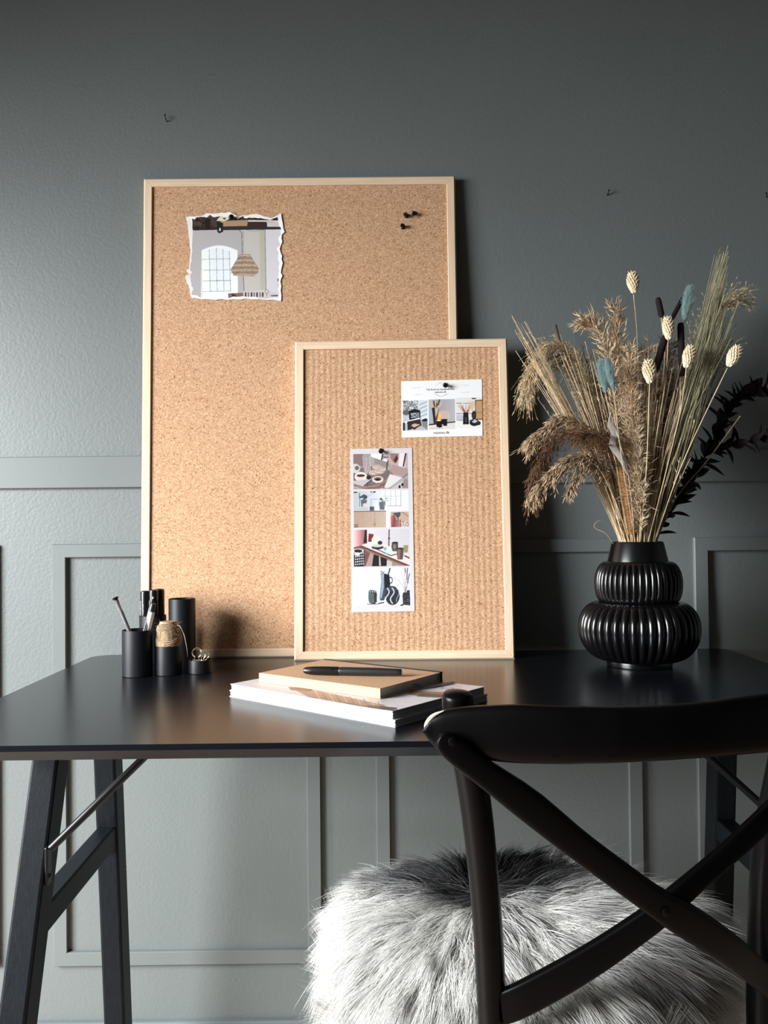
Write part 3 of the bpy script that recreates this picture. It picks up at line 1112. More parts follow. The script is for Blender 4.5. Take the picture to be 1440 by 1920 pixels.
# photo 1
x0, y0 = g(135, 215)
x1, y1 = g(1210, 905)
cv.set_clip(x0, y0, x1, y1)
cv.rect(x0, y0, x1, y1, h('9c9594'))
cv.poly(G([(135, 215), (330, 215), (330, 470), (135, 420)]), h('7d6967'))
cv.poly(G([(480, 215), (690, 215), (690, 340), (820, 300), (820, 420), (480, 270)]), h('d9d9da'))
cv.poly(G([(690, 215), (1210, 215), (1210, 600), (850, 420)]), h('b39c9b'))
cv.poly(G([(1040, 215), (1160, 215), (1140, 520), (1010, 480)]), h('d3cfcf'))
cv.poly(G([(900, 430), (1200, 520), (1200, 640), (1080, 650), (880, 600)]), h('a08783'))
cv.line(G([(1160, 215), (1115, 470)]), 2.6, h('1f1a1c'))
cv.line(G([(715, 215), (690, 335)]), 2.4, h('2b2022'))
cv.line(G([(730, 285), (820, 290)]), 1.6, h('3c2b2d'))
cv.poly(G([(870, 215), (1010, 215), (1020, 330), (960, 415), (900, 370), (860, 300)]), h('8f6f6c'))
cv.poly(G([(920, 350), (990, 240), (1010, 330), (965, 410)]), h('4a2c2c'))
cv.poly(G([(550, 300), (830, 390), (850, 470), (700, 500), (550, 430)]), h('87817e'))
cv.ell(*g(500, 690), 42, 22, h('7b5f56'))
cv.ell(*g(480, 660), 38, 19, h('6a625f'))
cv.noise(*g(135, 780), *g(900, 905), 1.2, 0.10, 1, 20)
cv.poly(G([(320, 260), (460, 250), (475, 590), (350, 620)]), h('c6bfbc'))
for x in (345, 378, 410, 440):
    cv.line(G([(x, 270), (x + 12, 600)]), 1.3, h('5b4446'))
cv.ell(*g(390, 258), 7, 3, h('8d8f90'))
cv.ell(*g(180, 500), 9, 9, h('bdb9b5'))
cv.ell(*g(210, 490), 4, 4, h('5f5c58'))
cv.ell(*g(285, 660), 11.5, 9, h('d4cdc6'))
cv.ell(*g(285, 640), 8, 2.6, h('4a2d25'))
cv.poly(G([(205, 665), (365, 665), (330, 770), (240, 770)]), h('c9bfb5'))
cv.ell(*g(370, 710), 4, 4, h('d4cdc6'), 1, 0.35)
cv.poly(G([(140, 740), (400, 720), (520, 690), (330, 850), (150, 800)]), h('b2adaf'))
cv.line(G([(350, 840), (520, 700)]), 1.6, h('3a3032'))
cv.ell(*g(440, 680), 4.5, 4, h('2c2224'))
for x, y, r in ((530, 585, 10), (640, 560, 11), (600, 480, 10), (700, 520, 9)):
    cv.ell(*g(x, y), r, r * 0.55, h('a58d82'))
    cv.ell(*g(x, y), r * 0.8, r * 0.35, h('cbbcb0'), 0.8)
    cv.line(G([(x - 60, y), (x + 50, y - 20)]), 0.6, h('5f4a44'))
cv.ell(*g(615, 720), 10.5, 6.5, h('d8cfc8'))
cv.ell(*g(615, 710), 8, 4, h('8d6c64'))
cv.ell(*g(615, 722), 5, 2.4, h('2b1416'))
cv.line([g(140, 850), g(400, 865), g(620, 830), g(780, 740), g(860, 640), g(870, 520)], 2.0, h('9c7c70'))
cv.line([g(790, 530), g(800, 400), g(820, 360)], 2.0, h('4b3030'))
cv.poly(G([(850, 620), (1090, 690), (1090, 760), (820, 890), (740, 880)]), h('cfcac8'))
cv.poly(G([(830, 895), (1085, 715), (1150, 700), (1100, 900)]), h('b6b0ae'))
for k in range(8):
    cv.line(G([(840 + k * 32, 890 - k * 25), (865 + k * 32, 905 - k * 22)]), 1.0, h('2c2628'))
cv.line(G([(1090, 700), (1205, 620)]), 1.0, h('2c2628'))
cv.poly(G([(1120, 700), (1205, 740), (1205, 900), (1090, 900)]), h('8e7c76'))
cv.ell(*g(1040, 870), 2, 3, h('161416'))
cv.ell(*g(1095, 830), 2, 3, h('161416'))
# photo 2
x0, y0 = g(145, 940)
x1, y1 = g(1218, 1650)
cv.set_clip(x0, y0, x1, y1)
cv.rect(x0, y0, x1, y1, h('d4d7db'))
cv.hgrad(x0, y0, *g(690, 1340), h('aaaeb4'), h('cdd0d6'))
cv.rect(*g(690, 940), *g(1060, 1235), h('e9edf1'))
for x in (765, 865, 965, 1060):
    cv.line(G([(x, 940), (x, 1235)]), 1.0, h('7c8590'))
cv.line(G([(700, 1050), (1062, 1050)]), 0.9, h('99a1aa'))
cv.line(G([(800, 1238), (1066, 1238)]), 1.0, h('7c8590'))
cv.ell(*g(180, 965), 4, 1.2, h('3a2c2e'))
cv.line(G([(430, 1050), (560, 960)]), 0.6, h('7a7d88'))
cv.ell(*g(550, 962), 3, 1.2, h('2a2a2e'))
cv.ell(*g(490, 960), 1.4, 1.2, h('2a2a2e'))
for k in range(26):
    a = k * 2.4
    cv.ell(*g(345 + 75 * math.cos(a) * ((k % 5) / 4), 1060 + 55 * math.sin(a) * ((k % 7) / 6)), 1.7, 1.3, (h('27303a'), h('4e5a66'), h('15191e'))[k % 3])
cv.poly(G([(285, 1110), (410, 1110), (380, 1245), (300, 1245)]), h('555e68'))
cv.line(G([(260, 980), (265, 1240)]), 1.2, h('39424a'))
cv.ell(*g(365, 1215), 4, 3.6, h('c7b6b6'))
cv.rect(*g(205, 1250), *g(430, 1325), h('b3b5b8'))
cv.line(G([(205, 1285), (430, 1285)]), 0.8, h('8d8f93'))
cv.rect(*g(460, 1245), *g(545, 1325), h('4c5055'))
cv.line(G([(485, 1110), (485, 1245)]), 0.7, h('60666e'))
cv.line(G([(485, 1105), (640, 1105)]), 0.8, h('60666e'))
cv.rect(*g(575, 1170), *g(635, 1325), h('dfe0e2'))
cv.poly(G([(640, 1160), (760, 1160), (745, 1310), (655, 1310)]), h('4d5665'))
for x in (665, 690, 715, 740):
    cv.line(G([(x, 1170), (x, 1305)]), 0.5, h('8e99a8'))
for k in range(18):
    cv.ell(*g(710 + 90 * math.cos(k * 2.1) * ((k % 4) / 3), 1125 + 40 * math.sin(k * 1.7)), 1.3, 1.0, (h('4a5a3e'), h('6c7a5c'), h('30402c'))[k % 3])
cv.rect(*g(145, 1328), *g(780, 1345), h('5d5a58'))
cv.hgrad(*g(145, 1345), *g(780, 1650), h('a58a78'), h('b8a494'))
cv.line(G([(560, 1350), (560, 1650)]), 0.8, h('8d7666'))
cv.line(G([(330, 1360), (330, 1640)]), 0.6, h('9a8070'))
cv.noise(*g(300, 1400), *g(780, 1640), 1.0, 0.02, 1, 22)
cv.line(G([(535, 1575), (535, 1610)]), 0.8, h('2c1f1c'))
cv.line(G([(570, 1570), (570, 1610)]), 0.8, h('2c1f1c'))
for k in range(9):
    cv.ell(*g(150 + k * 10, 1640 - (k * 37) % 70), 0.9, 0.9, h('2f2f2c'))
cv.rect(*g(780, 1350), *g(862, 1650), h('e4e3e3'))
cv.rect(*g(862, 1350), *g(1218, 1650), h('b7a39c'))
cv.poly(G([(870, 1440), (960, 1380), (980, 1650), (870, 1650)]), h('a0605a'))
cv.poly(G([(890, 1380), (1060, 1360), (1050, 1440), (990, 1480), (960, 1420)]), h('3f4f50'))
for k in range(7):
    cv.line(G([(900 + k * 26, 1650), (930 + k * 22, 1430 + (k % 3) * 45)]), 1.3, (h('6b2f2e'), h('252c2c'), h('8d4a44'))[k % 3])
cv.poly(G([(1060, 1360), (1218, 1360), (1218, 1560), (1090, 1600), (1050, 1470)]), h('b59c88'))
cv.line(G([(1090, 1360), (1215, 1450)]), 0.9, h('5a3a30'))
cv.noise(*g(1060, 1540), *g(1218, 1650), 1.2, 0.15, 1, 23)
# photo 3
dy = (985 - 830) * z2
g3 = lambda x, y: g(x, y + dy)
G3 = lambda L: [g3(*p) for p in L]
x0, y0 = g3(150, 95)
x1, y1 = g3(1232, 800)
cv.set_clip(x0, y0, x1, y1)
cv.hgrad(x0, y0, x1, y1, h('cfc6c9'), h('bfbcc2'))
cv.hgrad(*g3(150, 95), *g3(410, 420), h('e2b9b9'), h('7d474a'))
cv.poly(G3([(370, 95), (405, 95), (410, 350), (340, 350)]), h('2e1f22'))
cv.poly(G3([(440, 170), (540, 185), (500, 330), (430, 330)]), h('6e2b30'))
cv.poly(G3([(150, 430), (290, 400), (480, 520), (520, 800), (150, 800)]), h('6a4c4a'))
cv.poly(G3([(290, 390), (520, 330), (760, 380), (1232, 590), (1232, 790), (900, 660)]), h('cfc6c4'))
cv.poly(G3([(290, 390), (1232, 790), (1232, 830), (290, 430)]), h('5e4036'))
cv.poly(G3([(290, 430), (1232, 830), (1232, 900), (420, 520)]), h('8a6a60'))
cv.poly(G3([(520, 560), (790, 660), (790, 800), (510, 800)]), h('221d20'))
cv.poly(G3([(470, 540), (540, 570), (500, 800), (380, 800)]), h('a08682'))
cv.poly(G3([(640, 610), (665, 615), (680, 790), (640, 790)]), h('a9a2a2'))
cv.poly(G3([(800, 680), (900, 720), (900, 800), (800, 800)]), h('b6b1a6'))
cv.poly(G3([(890, 720), (1100, 790), (890, 800)]), h('8a8177'))
cv.poly(G3([(150, 470), (330, 500), (370, 620), (330, 800), (150, 800)]), h('1f2026'))
for ix in range(5):
    for iy in range(5):
        cv.ell(*g3(190 + ix * 36, 560 + iy * 50 - ix * 4), 1.0, 1.5, h('d5d3d6'))
cv.ell(*g3(240, 500), 10, 4.5, h('d5ccce'), 1, 0.6)
cv.ell(*g3(220, 560), 5.5, 3, h('dcdadc'))
cv.ell(*g3(580, 300), 8, 7.5, h('dcdacc'))
cv.poly(G3([(500, 270), (560, 210), (640, 250), (650, 330), (540, 370)]), h('d2d0c0'))
cv.ell(*g3(615, 440), 11, 3.6, h('2c2b2f'))
cv.ell(*g3(610, 405), 10, 3, h('b9b7b2'))
cv.ell(*g3(660, 350), 4.4, 3.6, h('2e3034'))
cv.line(G3([(500, 430), (870, 600), (975, 575)]), 1.6, h('2c272a'))
cv.poly(G3([(730, 440), (790, 440), (780, 500), (735, 500)]), h('7fa096'))
cv.ell(*g3(830, 520), 7.5, 4.5, h('b6d0c8'))
cv.line(G3([(838, 95), (830, 410)]), 2.0, h('4c3334'))
cv.ell(*g3(836, 270), 2.2, 1.6, h('4c3334'))
cv.poly(G3([(890, 350), (1010, 345), (1010, 480), (990, 520), (900, 515), (880, 440)]), h('4b4645'))
cv.ell(*g3(950, 350), 5.8, 1.3, h('17161a'))
cv.ell(*g3(940, 430), 2.4, 5, h('8a8780'), 0.7)
cv.poly(G3([(1110, 410), (1205, 405), (1195, 540), (1130, 555)]), h('8b8458'))
cv.poly(G3([(980, 470), (1120, 465), (1110, 600), (1095, 680), (1000, 675), (985, 580)]), h('5b4443'))
cv.ell(*g3(1050, 468), 6.8, 1.8, h('332a2c'))
cv.poly(G3([(1000, 480), (1050, 480), (1040, 660), (1005, 650)]), h('82736f'), 0.7)
cv.poly(G3([(1130, 590), (1232, 640), (1232, 670), (1130, 620)]), h('5e2b30'))
# photo 4
x0, y0 = g3(150, 840)
x1, y1 = g3(1250, 1560)
cv.set_clip(x0, y0, x1, y1)
cv.hgrad(x0, y0, x1, y1, h('dbe6ec'), h('d7d9e2'))
cv.rect(*g3(150, 1480), *g3(1250, 1560), h('dadadb'))
cv.poly(G3([(200, 1530), (1000, 1490), (1000, 1560), (200, 1575)]), h('cfccca'))
cv.line(G3([(205, 1560), (1000, 1560)]), 0.7, h('98958f'))
cv.poly(G3([(670, 930), (750, 940), (840, 960), (860, 1180), (800, 1250), (740, 1450), (665, 1450), (650, 1400), (680, 1100)]), h('3b4350'))
cv.poly(G3([(675, 940), (735, 945), (735, 1200), (690, 1420), (660, 1400), (680, 1150)]), h('8b97a4'))
cv.poly(G3([(740, 950), (840, 965), (858, 1180), (800, 1240), (760, 1220)]), h('1b1e26'))
cv.ell(*g3(860, 1070), 4.5, 6.5, h('1b1e26'), 1, 0.45)
cv.line(G3([(850, 850), (812, 970)]), 3.0, h('26282e'))
cv.line(G3([(835, 860), (805, 960)]), 0.7, h('c7ccd2'))
for x, y in ((680, 912), (700, 900), (740, 912), (720, 925)):
    cv.ell(*g3(x, y), 1.6, 0.8, h('3a3f48'))
cv.poly(G3([(440, 1270), (470, 1245), (580, 1260), (605, 1320), (600, 1480), (540, 1510), (450, 1490), (435, 1400)]), h('3a4045'))
for k in range(7):
    cv.line(G3([(455 + k * 20, 1310), (455 + k * 20, 1485)]), 0.7, h('7d868c') if k < 5 else h('15181b'))
for k in range(8):
    cv.ell(*g3(455 + k * 15, 1270 + (k % 3) * 12), 1.2, 1.0, (h('5d6a5c'), h('c6cfd0'), h('2c3330'))[k % 3])
cv.poly(G3([(410, 1510), (600, 1500), (590, 1522), (410, 1522)]), h('3a3c40'))
cv.ell(*g3(900, 1370), 13.5, 16.5, h('2a2d34'))
cv.ell(*g3(890, 1230), 9, 5, h('3a3d44'))
for off in (0, 95):
    cv.line([g3(800 + off + 35 * math.sin(t * 1.9), 1220 + t * 85) for t in np.linspace(0, 3.4, 14)], 2.2, h('b9bdc2'))
cv.line([g3(1000 + 25 * math.sin(t * 2), 1240 + t * 90) for t in np.linspace(0, 2.6, 10)], 1.4, h('8e939a'))
cv.poly(G3([(590, 1530), (640, 1490), (750, 1475), (740, 1500), (650, 1515)]), h('44464c'))
cv.poly(G3([(1090, 1350), (1110, 1300), (1165, 1305), (1180, 1260), (1235, 1265), (1240, 1555), (1100, 1540)]), h('33323a'))
cv.noise(*g3(1090, 1300), *g3(1240, 1555), 1.3, 0.10, 1, 31)
for pts in ([(1140, 1300), (1100, 1180), (1020, 1080), (940, 1030)], [(1145, 1300), (1120, 1100), (1100, 1000)], [(1150, 1290), (1170, 1100), (1190, 850)], [(1155, 1290), (1200, 1100), (1235, 930)], [(1150, 1290), (1140, 1050), (1140, 850)], [(1150, 1250), (1200, 1130), (1250, 1090)]):
    cv.line(G3(pts), 0.55, h('4c4c52'))
for pts in ([(1190, 840), (1175, 1060)], [(1225, 960), (1190, 1120)], [(1140, 845), (1150, 920)]):
    cv.line(G3(pts), 2.4, h('6a6b70'))
cv.poly(G3([(1030, 1556), (1090, 1520), (1110, 1556)]), h('1c1c20'))
cv.clip = None
quad = [p + Vector((0, -0.00012, 0)) for p in q]
obj('printed_picture', print_mesh(cv, quad, (0, -1, 0), 'printed_picture'), M['print'], strip)

PG = 'black push pins'
push_pin(TB, 776, 400, 0.0003, 'black push pin on the large cork board, topmost of the loose three', (0.05, 0.45), PG)
push_pin(TB, 762, 405, 0.0003, 'black push pin on the large cork board, middle of the loose three', (-0.2, 0.12), PG)
push_pin(TB, 755, 426, 0.0003, 'black push pin on the large cork board, lowest of the loose three', (-0.05, 0.05), PG)
push_pin(TB, 433, 407, 0.0017, 'black push pin through the top of the torn lamp picture', (0.3, 0.3), PG)
push_pin(TS, 834.5, 722, 0.001, 'black push pin holding the white postcard', (0.05, 0.35), PG)
push_pin(TS, 714, 845, 0.001, 'black push pin holding the tall photo strip', (0.05, 0.35), PG)


# ------------------------------------------------------------------ black desk pots and what stands in them
def pot(name, label, u, v, r, hgt, cat='pot'):
    """u, v: pixel of the front foot of the pot"""
    p = at_z(u, v, ZD)
    d = Vector((p.x, p.y, 0)).normalized()
    c = p + d * r
    c.z = ZD
    o = thing(name, label, cat, c, group='black metal desk pots')
    t = 0.0012
    prof = [(0, 0.0), (r - 0.0012, 0.0), (r, 0.0008), (r, hgt - 0.001), (r - 0.0005, hgt), (r - t, hgt - 0.0003), (r - t, 0.002), (0, 0.002)]
    obj('pot_body', MB().lathe(prof, 48, Matrix.Translation(c)), M['cup'], o)
    return o, c


def px_r(px, Y):
    return px / 2 / F * Y


pencup, PC = pot('pen_pot', 'round black metal pot holding three pens, nearest the desk front', 258, 1271, 0.0248, 0.0755)
twcup, TC = pot('twine_pot', 'black metal pot holding a spool of jute twine', 316, 1268, 0.0222, 0.048)
clcup, CC_ = pot('clip_dish', 'low black metal dish with brass binder clips', 375, 1265, 0.0195, 0.0225)
tallp, TP = pot('tall_pot', 'tallest of the black metal pots, empty, beside the cork board', 342, 1249, 0.0235, 0.117)
mkcup, MC = pot('marker_pot', 'black metal pot behind the pens, filled with three thick markers', 287, 1247, 0.0238, 0.086)


def rod_between(base, tip):
    d = (tip - base)
    return Matrix.Translation(base) @ d.to_track_quat('Z', 'Y').to_matrix().to_4x4(), d.length


# clear-barrelled pen leaning out to the left
b = PC + Vector((0.013, 0.002, 0.006))
tip = at_y(217, 1123, PC.y - 0.006)
T, L_ = rod_between(b, tip)
pen = thing('clear_pen', 'clear-barrelled black pen leaning out of the pen pot', 'pen', b, T.to_3x3())
obj('barrel', MB().lathe([(0, 0.012), (0.0036, 0.012), (0.0036, L_ - 0.002), (0.0029, L_ - 0.002)], 16), M['clear'], pen, local=True)
obj('refill', MB().lathe([(0, 0), (0.0012, 0.004), (0.0025, 0.02), (0.0026, L_ - 0.022), (0.0018, L_ - 0.02), (0.0018, L_ - 0.006), (0, L_ - 0.006)], 14), M['plastic_matt'], pen, local=True)
obj('pen_button', MB().lathe([(0, L_ - 0.008), (0.0028, L_ - 0.008), (0.0030, L_ - 0.001), (0.0050, L_), (0.0051, L_ + 0.0022), (0.0044, L_ + 0.003), (0, L_ + 0.0032)], 18), M['plastic'], pen, local=True)
# thin black and silver pen
b = PC + Vector((-0.004, -0.006, 0.006))
tip = at_y(287, 1121, PC.y + 0.008)
T, L_ = rod_between(b, tip)
pen = thing('slim_pen', 'slim black pen with silver clip leaning right in the pen pot', 'pen', b, T.to_3x3())
obj('barrel', MB().lathe([(0, 0), (0.0012, 0.003), (0.0030, 0.02), (0.0032, L_ - 0.015), (0.0020, L_ - 0.006), (0.0012, L_), (0, L_ + 0.0004)], 14), M['plastic_matt'], pen, local=True)
obj('pen_clip', MB().box((-0.0036, -0.0012, L_ - 0.036), (0.0010, 0.0022, 0.048), bev=0.0004), M['silver'], pen, local=True)
obj('pen_tip', MB().lathe([(0, L_ + 0.002), (0.0014, L_ + 0.0012), (0.0014, L_ - 0.002)], 10), M['silver'], pen, local=True)
# white flat ruler / folding stick
b = PC + Vector((-0.001, 0.004, 0.006))
tip = at_y(284, 1147, PC.y + 0.006)
T, L_ = rod_between(b, tip)
st = thing('white_pen', 'thick white pen with a dark end in the pen pot', 'pen', b, T.to_3x3())
obj('barrel', MB().lathe([(0, 0), (0.004, 0.0005), (0.0056, 0.010), (0.0056, L_ - 0.001), (0.0052, L_), (0, L_)], 18), M['white_plastic'], st, local=True)
obj('pen_cap', MB().lathe([(0.0050, L_), (0.0050, L_ + 0.012), (0.0044, L_ + 0.014), (0, L_ + 0.0143)], 18), M['plastic_matt'], st, local=True)
# three thick markers
MG = 'thick black markers in the marker pot'
for dx, dy, ht, r, lb, marks in ((-0.0125, -0.003, 0.1280, 0.0085, 'thick black marker with white print, leftmost of the three markers', True),
                                 (0.0105, 0.0065, 0.1305, 0.0088, 'plain thick black marker, rightmost of the three markers', False),
                                 (0.0045, -0.0105, 0.1300, 0.0080, 'thick black marker standing in front between the other two markers', True)):
    b = MC + Vector((dx, dy, 0.0025))
    mk = thing('marker', lb, 'marker', b, group=MG)
    obj('barrel', MB().lathe([(0, 0), (r * 0.9, 0.0003), (r, 0.002), (r, ht * 0.60), (0, ht * 0.60)], 24), M['plastic'], mk, local=True)
    obj('marker_cap', MB().lathe([(0, ht * 0.60), (r * 1.03, ht * 0.60), (r * 1.03, ht - 0.004), (r * 0.95, ht - 0.001), (r * 0.7, ht), (r * 0.62, ht - 0.001), (0, ht - 0.001)], 24), M['plastic'], mk, local=True)
    if marks:
        mb = MB()
        for a, z0, ln, ww in ((-2.45, ht * 0.66, 0.026, 0.0013), (-1.75, ht * 0.68, 0.018, 0.0006)):
            z = z0
            while z < z0 + ln:
                st_ = random.uniform(0.0012, 0.0035)
                pr = Matrix.Rotation(a, 4, 'Z') @ Matrix.Translation((r * 1.035, 0, z + st_ / 2))
                mb.box(pr.translation, (0.0003, ww * random.uniform(0.6, 1), st_), pr.to_3x3())
                z += st_ + 0.0010
        obj('printed_marks', mb, M['white_ink'], mk, local=True)

# twine spool
tw0 = TC + Vector((0, 0, 0.004))
sp = thing('twine_spool', 'spool of natural jute twine standing in a black pot', 'twine', tw0)
prof = []
for k in range(15):
    t = k / 14
    r = 0.0140 + 0.0040 * math.sin(PI * min(1, max(0, (t - 0.3) / 0.7))) - 0.002 * (t < 0.1)
    prof.append((r, 0.002 + t * 0.080))
obj('core', MB().lathe([(0, 0.002)] + prof + [(0.0135, 0.0835), (0.008, 0.0842), (0, 0.083)], 28), M['twine'], sp, local=True)


def wind(zlo, zhi, turns, tilt, rad, ph):
    P = []
    n = int(turns * 18)
    for i in range(n):
        a = 2 * PI * i / 18 + ph
        t = i / n
        z = zlo + (zhi - zlo) * t + tilt * math.sin(a)
        tt_ = min(1, max(0, (z - 0.002) / 0.080))
        r = rad + 0.0045 * math.sin(PI * min(1, max(0, (tt_ - 0.3) / 0.7)))
        P.append((r * math.cos(a), r * math.sin(a), z))
    return P


mb = MB()
mb.tube(wind(0.036, 0.074, 15, 0.006, 0.0156, 0.3), 0.0010, 5)
mb.tube(wind(0.073, 0.038, 14, -0.009, 0.0160, 2.4), 0.0010, 5)
mb.tube(wind(0.046, 0.066, 9, 0.013, 0.0166, 4.2), 0.0010, 5)
mb.tube(wind(0.064, 0.050, 5, 0.015, 0.0171, 1.2), 0.0010, 5)
obj('winding', mb, M['twine'], sp, local=True)
fz = []
for k in range(160):
    a = random.uniform(0, 2 * PI)
    z = random.uniform(0.052, 0.083)
    r = 0.0195
    p = np.array((r * math.cos(a), r * math.sin(a), z))
    d = np.array((math.cos(a), math.sin(a), random.uniform(-0.6, 1.2))) * random.uniform(0.002, 0.005)
    fz.append(np.array([p, p + d * 0.6 + rng.normal(0, 0.0006, 3), p + d + rng.normal(0, 0.001, 3)]))
fz = np.array(fz)
V, Q = batch_tubes(fz, np.tile(np.array([0.00016, 0.00014, 0.00006]), (len(fz), 1)))
obj('loose_fibres', mesh_np('loose_fibres', V, Q), M['twine'], sp)
e = [at_y(332, 1172, TC.y - 0.006), at_y(338, 1175, TC.y - 0.018), at_y(345, 1190, TC.y - 0.014), at_y(350, 1212, TC.y - 0.012), at_y(352, 1232, TC.y + 0.002)]
obj('loose_end', MB().tube([Vector(p) for p in spline(e, 16)], 0.0006, 6), M['twine'], sp)


# binder clips
def binder_clip(label, pos, rz, tilt, s=1.0):
    R = Matrix.Rotation(rz, 3, 'Z') @ Matrix.Rotation(tilt, 3, 'X')
    o = thing('binder_clip', label, 'clip', pos, R, group='brass binder clips')
    body = MB().prism([Vector((-0.0065 * s, -0.0045 * s, -0.009)), Vector((-0.0065 * s, 0.0045 * s, -0.009)), Vector((-0.0065 * s, 0.0012, 0.001)), Vector((-0.0065 * s, -0.0012, 0.001))], Vector((0.013 * s, 0, 0)))
    obj('clip_body', body, M['brass'], o, local=True)
    for sg in (-1, 1):
        pts = [(-0.0052 * s, sg * 0.0012, 0.0), (-0.0042 * s, sg * 0.0018, 0.003 * s), (-0.0030 * s, sg * 0.0022, 0.005 * s)]
        pts = [(-0.0045 * s, sg * 0.001, -0.001), (-0.0028 * s, sg * 0.0016, 0.0035 * s)]
        for k in range(13):
            a = -PI / 2 - 0.5 - (2 * PI - 1.0) * k / 12
            pts.append((0.0066 * s * math.cos(a), sg * (0.0018 + 0.004 * (0.010 + 0.0068 * math.sin(a)) / 0.0168), (0.0112 + 0.0066 * math.sin(a)) * s))
        pts += [(0.0028 * s, sg * 0.0016, 0.0035 * s), (0.0045 * s, sg * 0.001, -0.001)]
        obj('clip_loop', MB().tube(pts, 0.00065, 6), M['brass'], o, local=True)
    return o


pz = ZD + 0.019
binder_clip('brass binder clip in the low dish, its loops facing the camera', CC_ + Vector((-0.0045, -0.004, 0.0215)), 0.15, 0.05, 1.12)
binder_clip('brass binder clip in the low dish, turned edge-on', CC_ + Vector((0.0055, -0.001, 0.0185)), 1.15, 0.35, 0.95)

# ------------------------------------------------------------------ magazines, notebook, pen
mL, mF, mR = at_z(430, 1306, ZD), at_z(741, 1364, ZD), at_z(925, 1314, ZD)
e1 = (mL - mF)
La = e1.length
e1.normalize()
e2 = Vector((e1.y, -e1.x, 0))
if e2.dot(mR - mF) < 0:
    e2 = -e2
Lb = (mR - mF).dot(e2)
print('magazine', La, Lb, 'skew', (mR - mF).normalized().dot(e1))
RM = Matrix((-e1, e2, Vector((0, 0, 1)))).transposed()      # local x: from the left corner to the front corner, y: away to the right
if RM.determinant() < 0:
    print('flip')


def magazine(label, off, ang, z0, t, W, H, cover, printed=False, curl=0.0):
    """local x 0..W along the near edge (ends at the front corner), y 0..H away; the origin is the corner at the left"""
    org = mF + e1 * La + RM @ Vector((off[0], off[1], 0))
    org.z = z0
    R = RM @ Matrix.Rotation(ang, 3, 'Z')
    o = thing('magazine', label, 'magazine', org, R, group='magazines under the notebook')
    nx = 14
    ct = 0.0005

    def bend(x, y, z):
        k = max(0, (x / W - 0.82) / 0.18)
        return Vector((x, y, z + curl * k * k * (z / t)))

    pg = MB()
    nl = 6
    for i in range(nl):
        za = ct + (t - 2 * ct) * i / nl
        zb = ct + (t - 2 * ct) * (i + 0.74) / nl
        dx, dy = random.uniform(-0.0006, 0.0003), random.uniform(-0.0005, 0.0005)
        rings = []
        for k in range(nx + 1):
            x = 0.001 + (W - 0.002 + dx) * k / nx
            rings.append([bend(x, 0.0012 + dy, za), bend(x, H - 0.0015 + dy, za), bend(x, H - 0.0015 + dy, zb), bend(x, 0.0012 + dy, zb)])
        pg.loft(rings)
    obj('pages', pg, M['pages'], o, local=True)
    for z, nm in ((0.0, 'back_cover'), (t - ct, 'front_cover')):
        mb = MB()
        rings = []
        for k in range(nx + 1):
            x = W * k / nx
            rings.append([bend(x, 0, z), bend(x, H, z), bend(x, H, z + ct), bend(x, 0, z + ct)])
        mb.loft(rings)
        obj(nm, mb, cover if nm == 'front_cover' else M['cover'], o, local=True)
    mb = MB()
    mb.box((-0.0003, H / 2, t / 2), (0.0006, H, t), bev=0.0002)
    # spine along the far long side stays out of sight; near edge shows the pages
    return o, R, org, bend


m1, R1, O1, _ = magazine('white magazine at the bottom of the stack, its corner curling', (0.0, 0.0), 0.0, ZD, 0.0088, La, Lb, M['cover'])
m2, R2, O2, bd = magazine('white magazine with a woven basket on its cover, under the notebook', (0.001, 0.001), -0.006, ZD + 0.0091, 0.0090, La - 0.004, Lb - 0.004, M['cover'], curl=0.0012)
ZM = ZD + 0.0091 + 0.0090
# cover picture of the top magazine
Wm, Hm = La - 0.004, Lb - 0.004
S_ = 1000.0
cvw, cvh = int(Wm * S_), int(Hm * S_)
cv = Canvas(cvw, cvh, h('cfcbcd'), 2)
T2i = (Matrix.Translation(O2) @ R2.to_4x4()).inverted()


def mg(u, v):
    p = T2i @ at_z(u, v, ZM)
    return p.x * S_, p.y * S_


GM = lambda L: [mg(*p) for p in L]
cv.poly(GM([(545, 1290), (600, 1296), (720, 1322), (745, 1345), (690, 1340), (600, 1318)]), h('a08673'))
for k in range(10):
    cv.line(GM([(590 + k * 13, 1296 + k * 2), (605 + k * 13, 1318 + k * 2.5)]), 1.2, h('7a604c') if k % 2 else h('c9b7a4'))
cv.poly(GM([(640, 1316), (700, 1326), (745, 1330), (740, 1340), (690, 1338)]), h('77675a'))
cv.poly(GM([(690, 1322), (745, 1328), (735, 1336), (690, 1331)]), h('55504c'))
cv.poly(GM([(700, 1300), (730, 1304), (720, 1318), (690, 1312)]), h('c4beb8'))
cv.poly(GM([(540, 1288), (590, 1292), (580, 1297), (545, 1294)]), h('7d6355'))
cv.poly(GM([(770, 1295), (830, 1298), (870, 1306), (800, 1308), (765, 1302)]), h('8d7562'))
cv.poly(GM([(790, 1300), (870, 1306), (850, 1312), (780, 1306)]), h('5d4c44'))
cv.noise(0, 0, cvw, cvh, 3.0, 0.012, 1, 41)
for k in range(30):
    a = random.uniform(0, 2 * PI)
    x, y = mg(845 + 22 * math.cos(a) * random.random(), 1288 + 5 * math.sin(a))
    cv.line([(x, y), (x + random.uniform(-7, 7), y + random.uniform(-5, 5))], 1.3, random.choice((h('7b5550'), h('5a3b3a'), h('a0837a'))))
for k in range(6):
    x, y = mg(random.uniform(820, 900), random.uniform(1270, 1280))
    cv.line([(x, y), (x + random.uniform(-10, 10), y + random.uniform(-10, 10))], 0.7, h('8d8b90'))
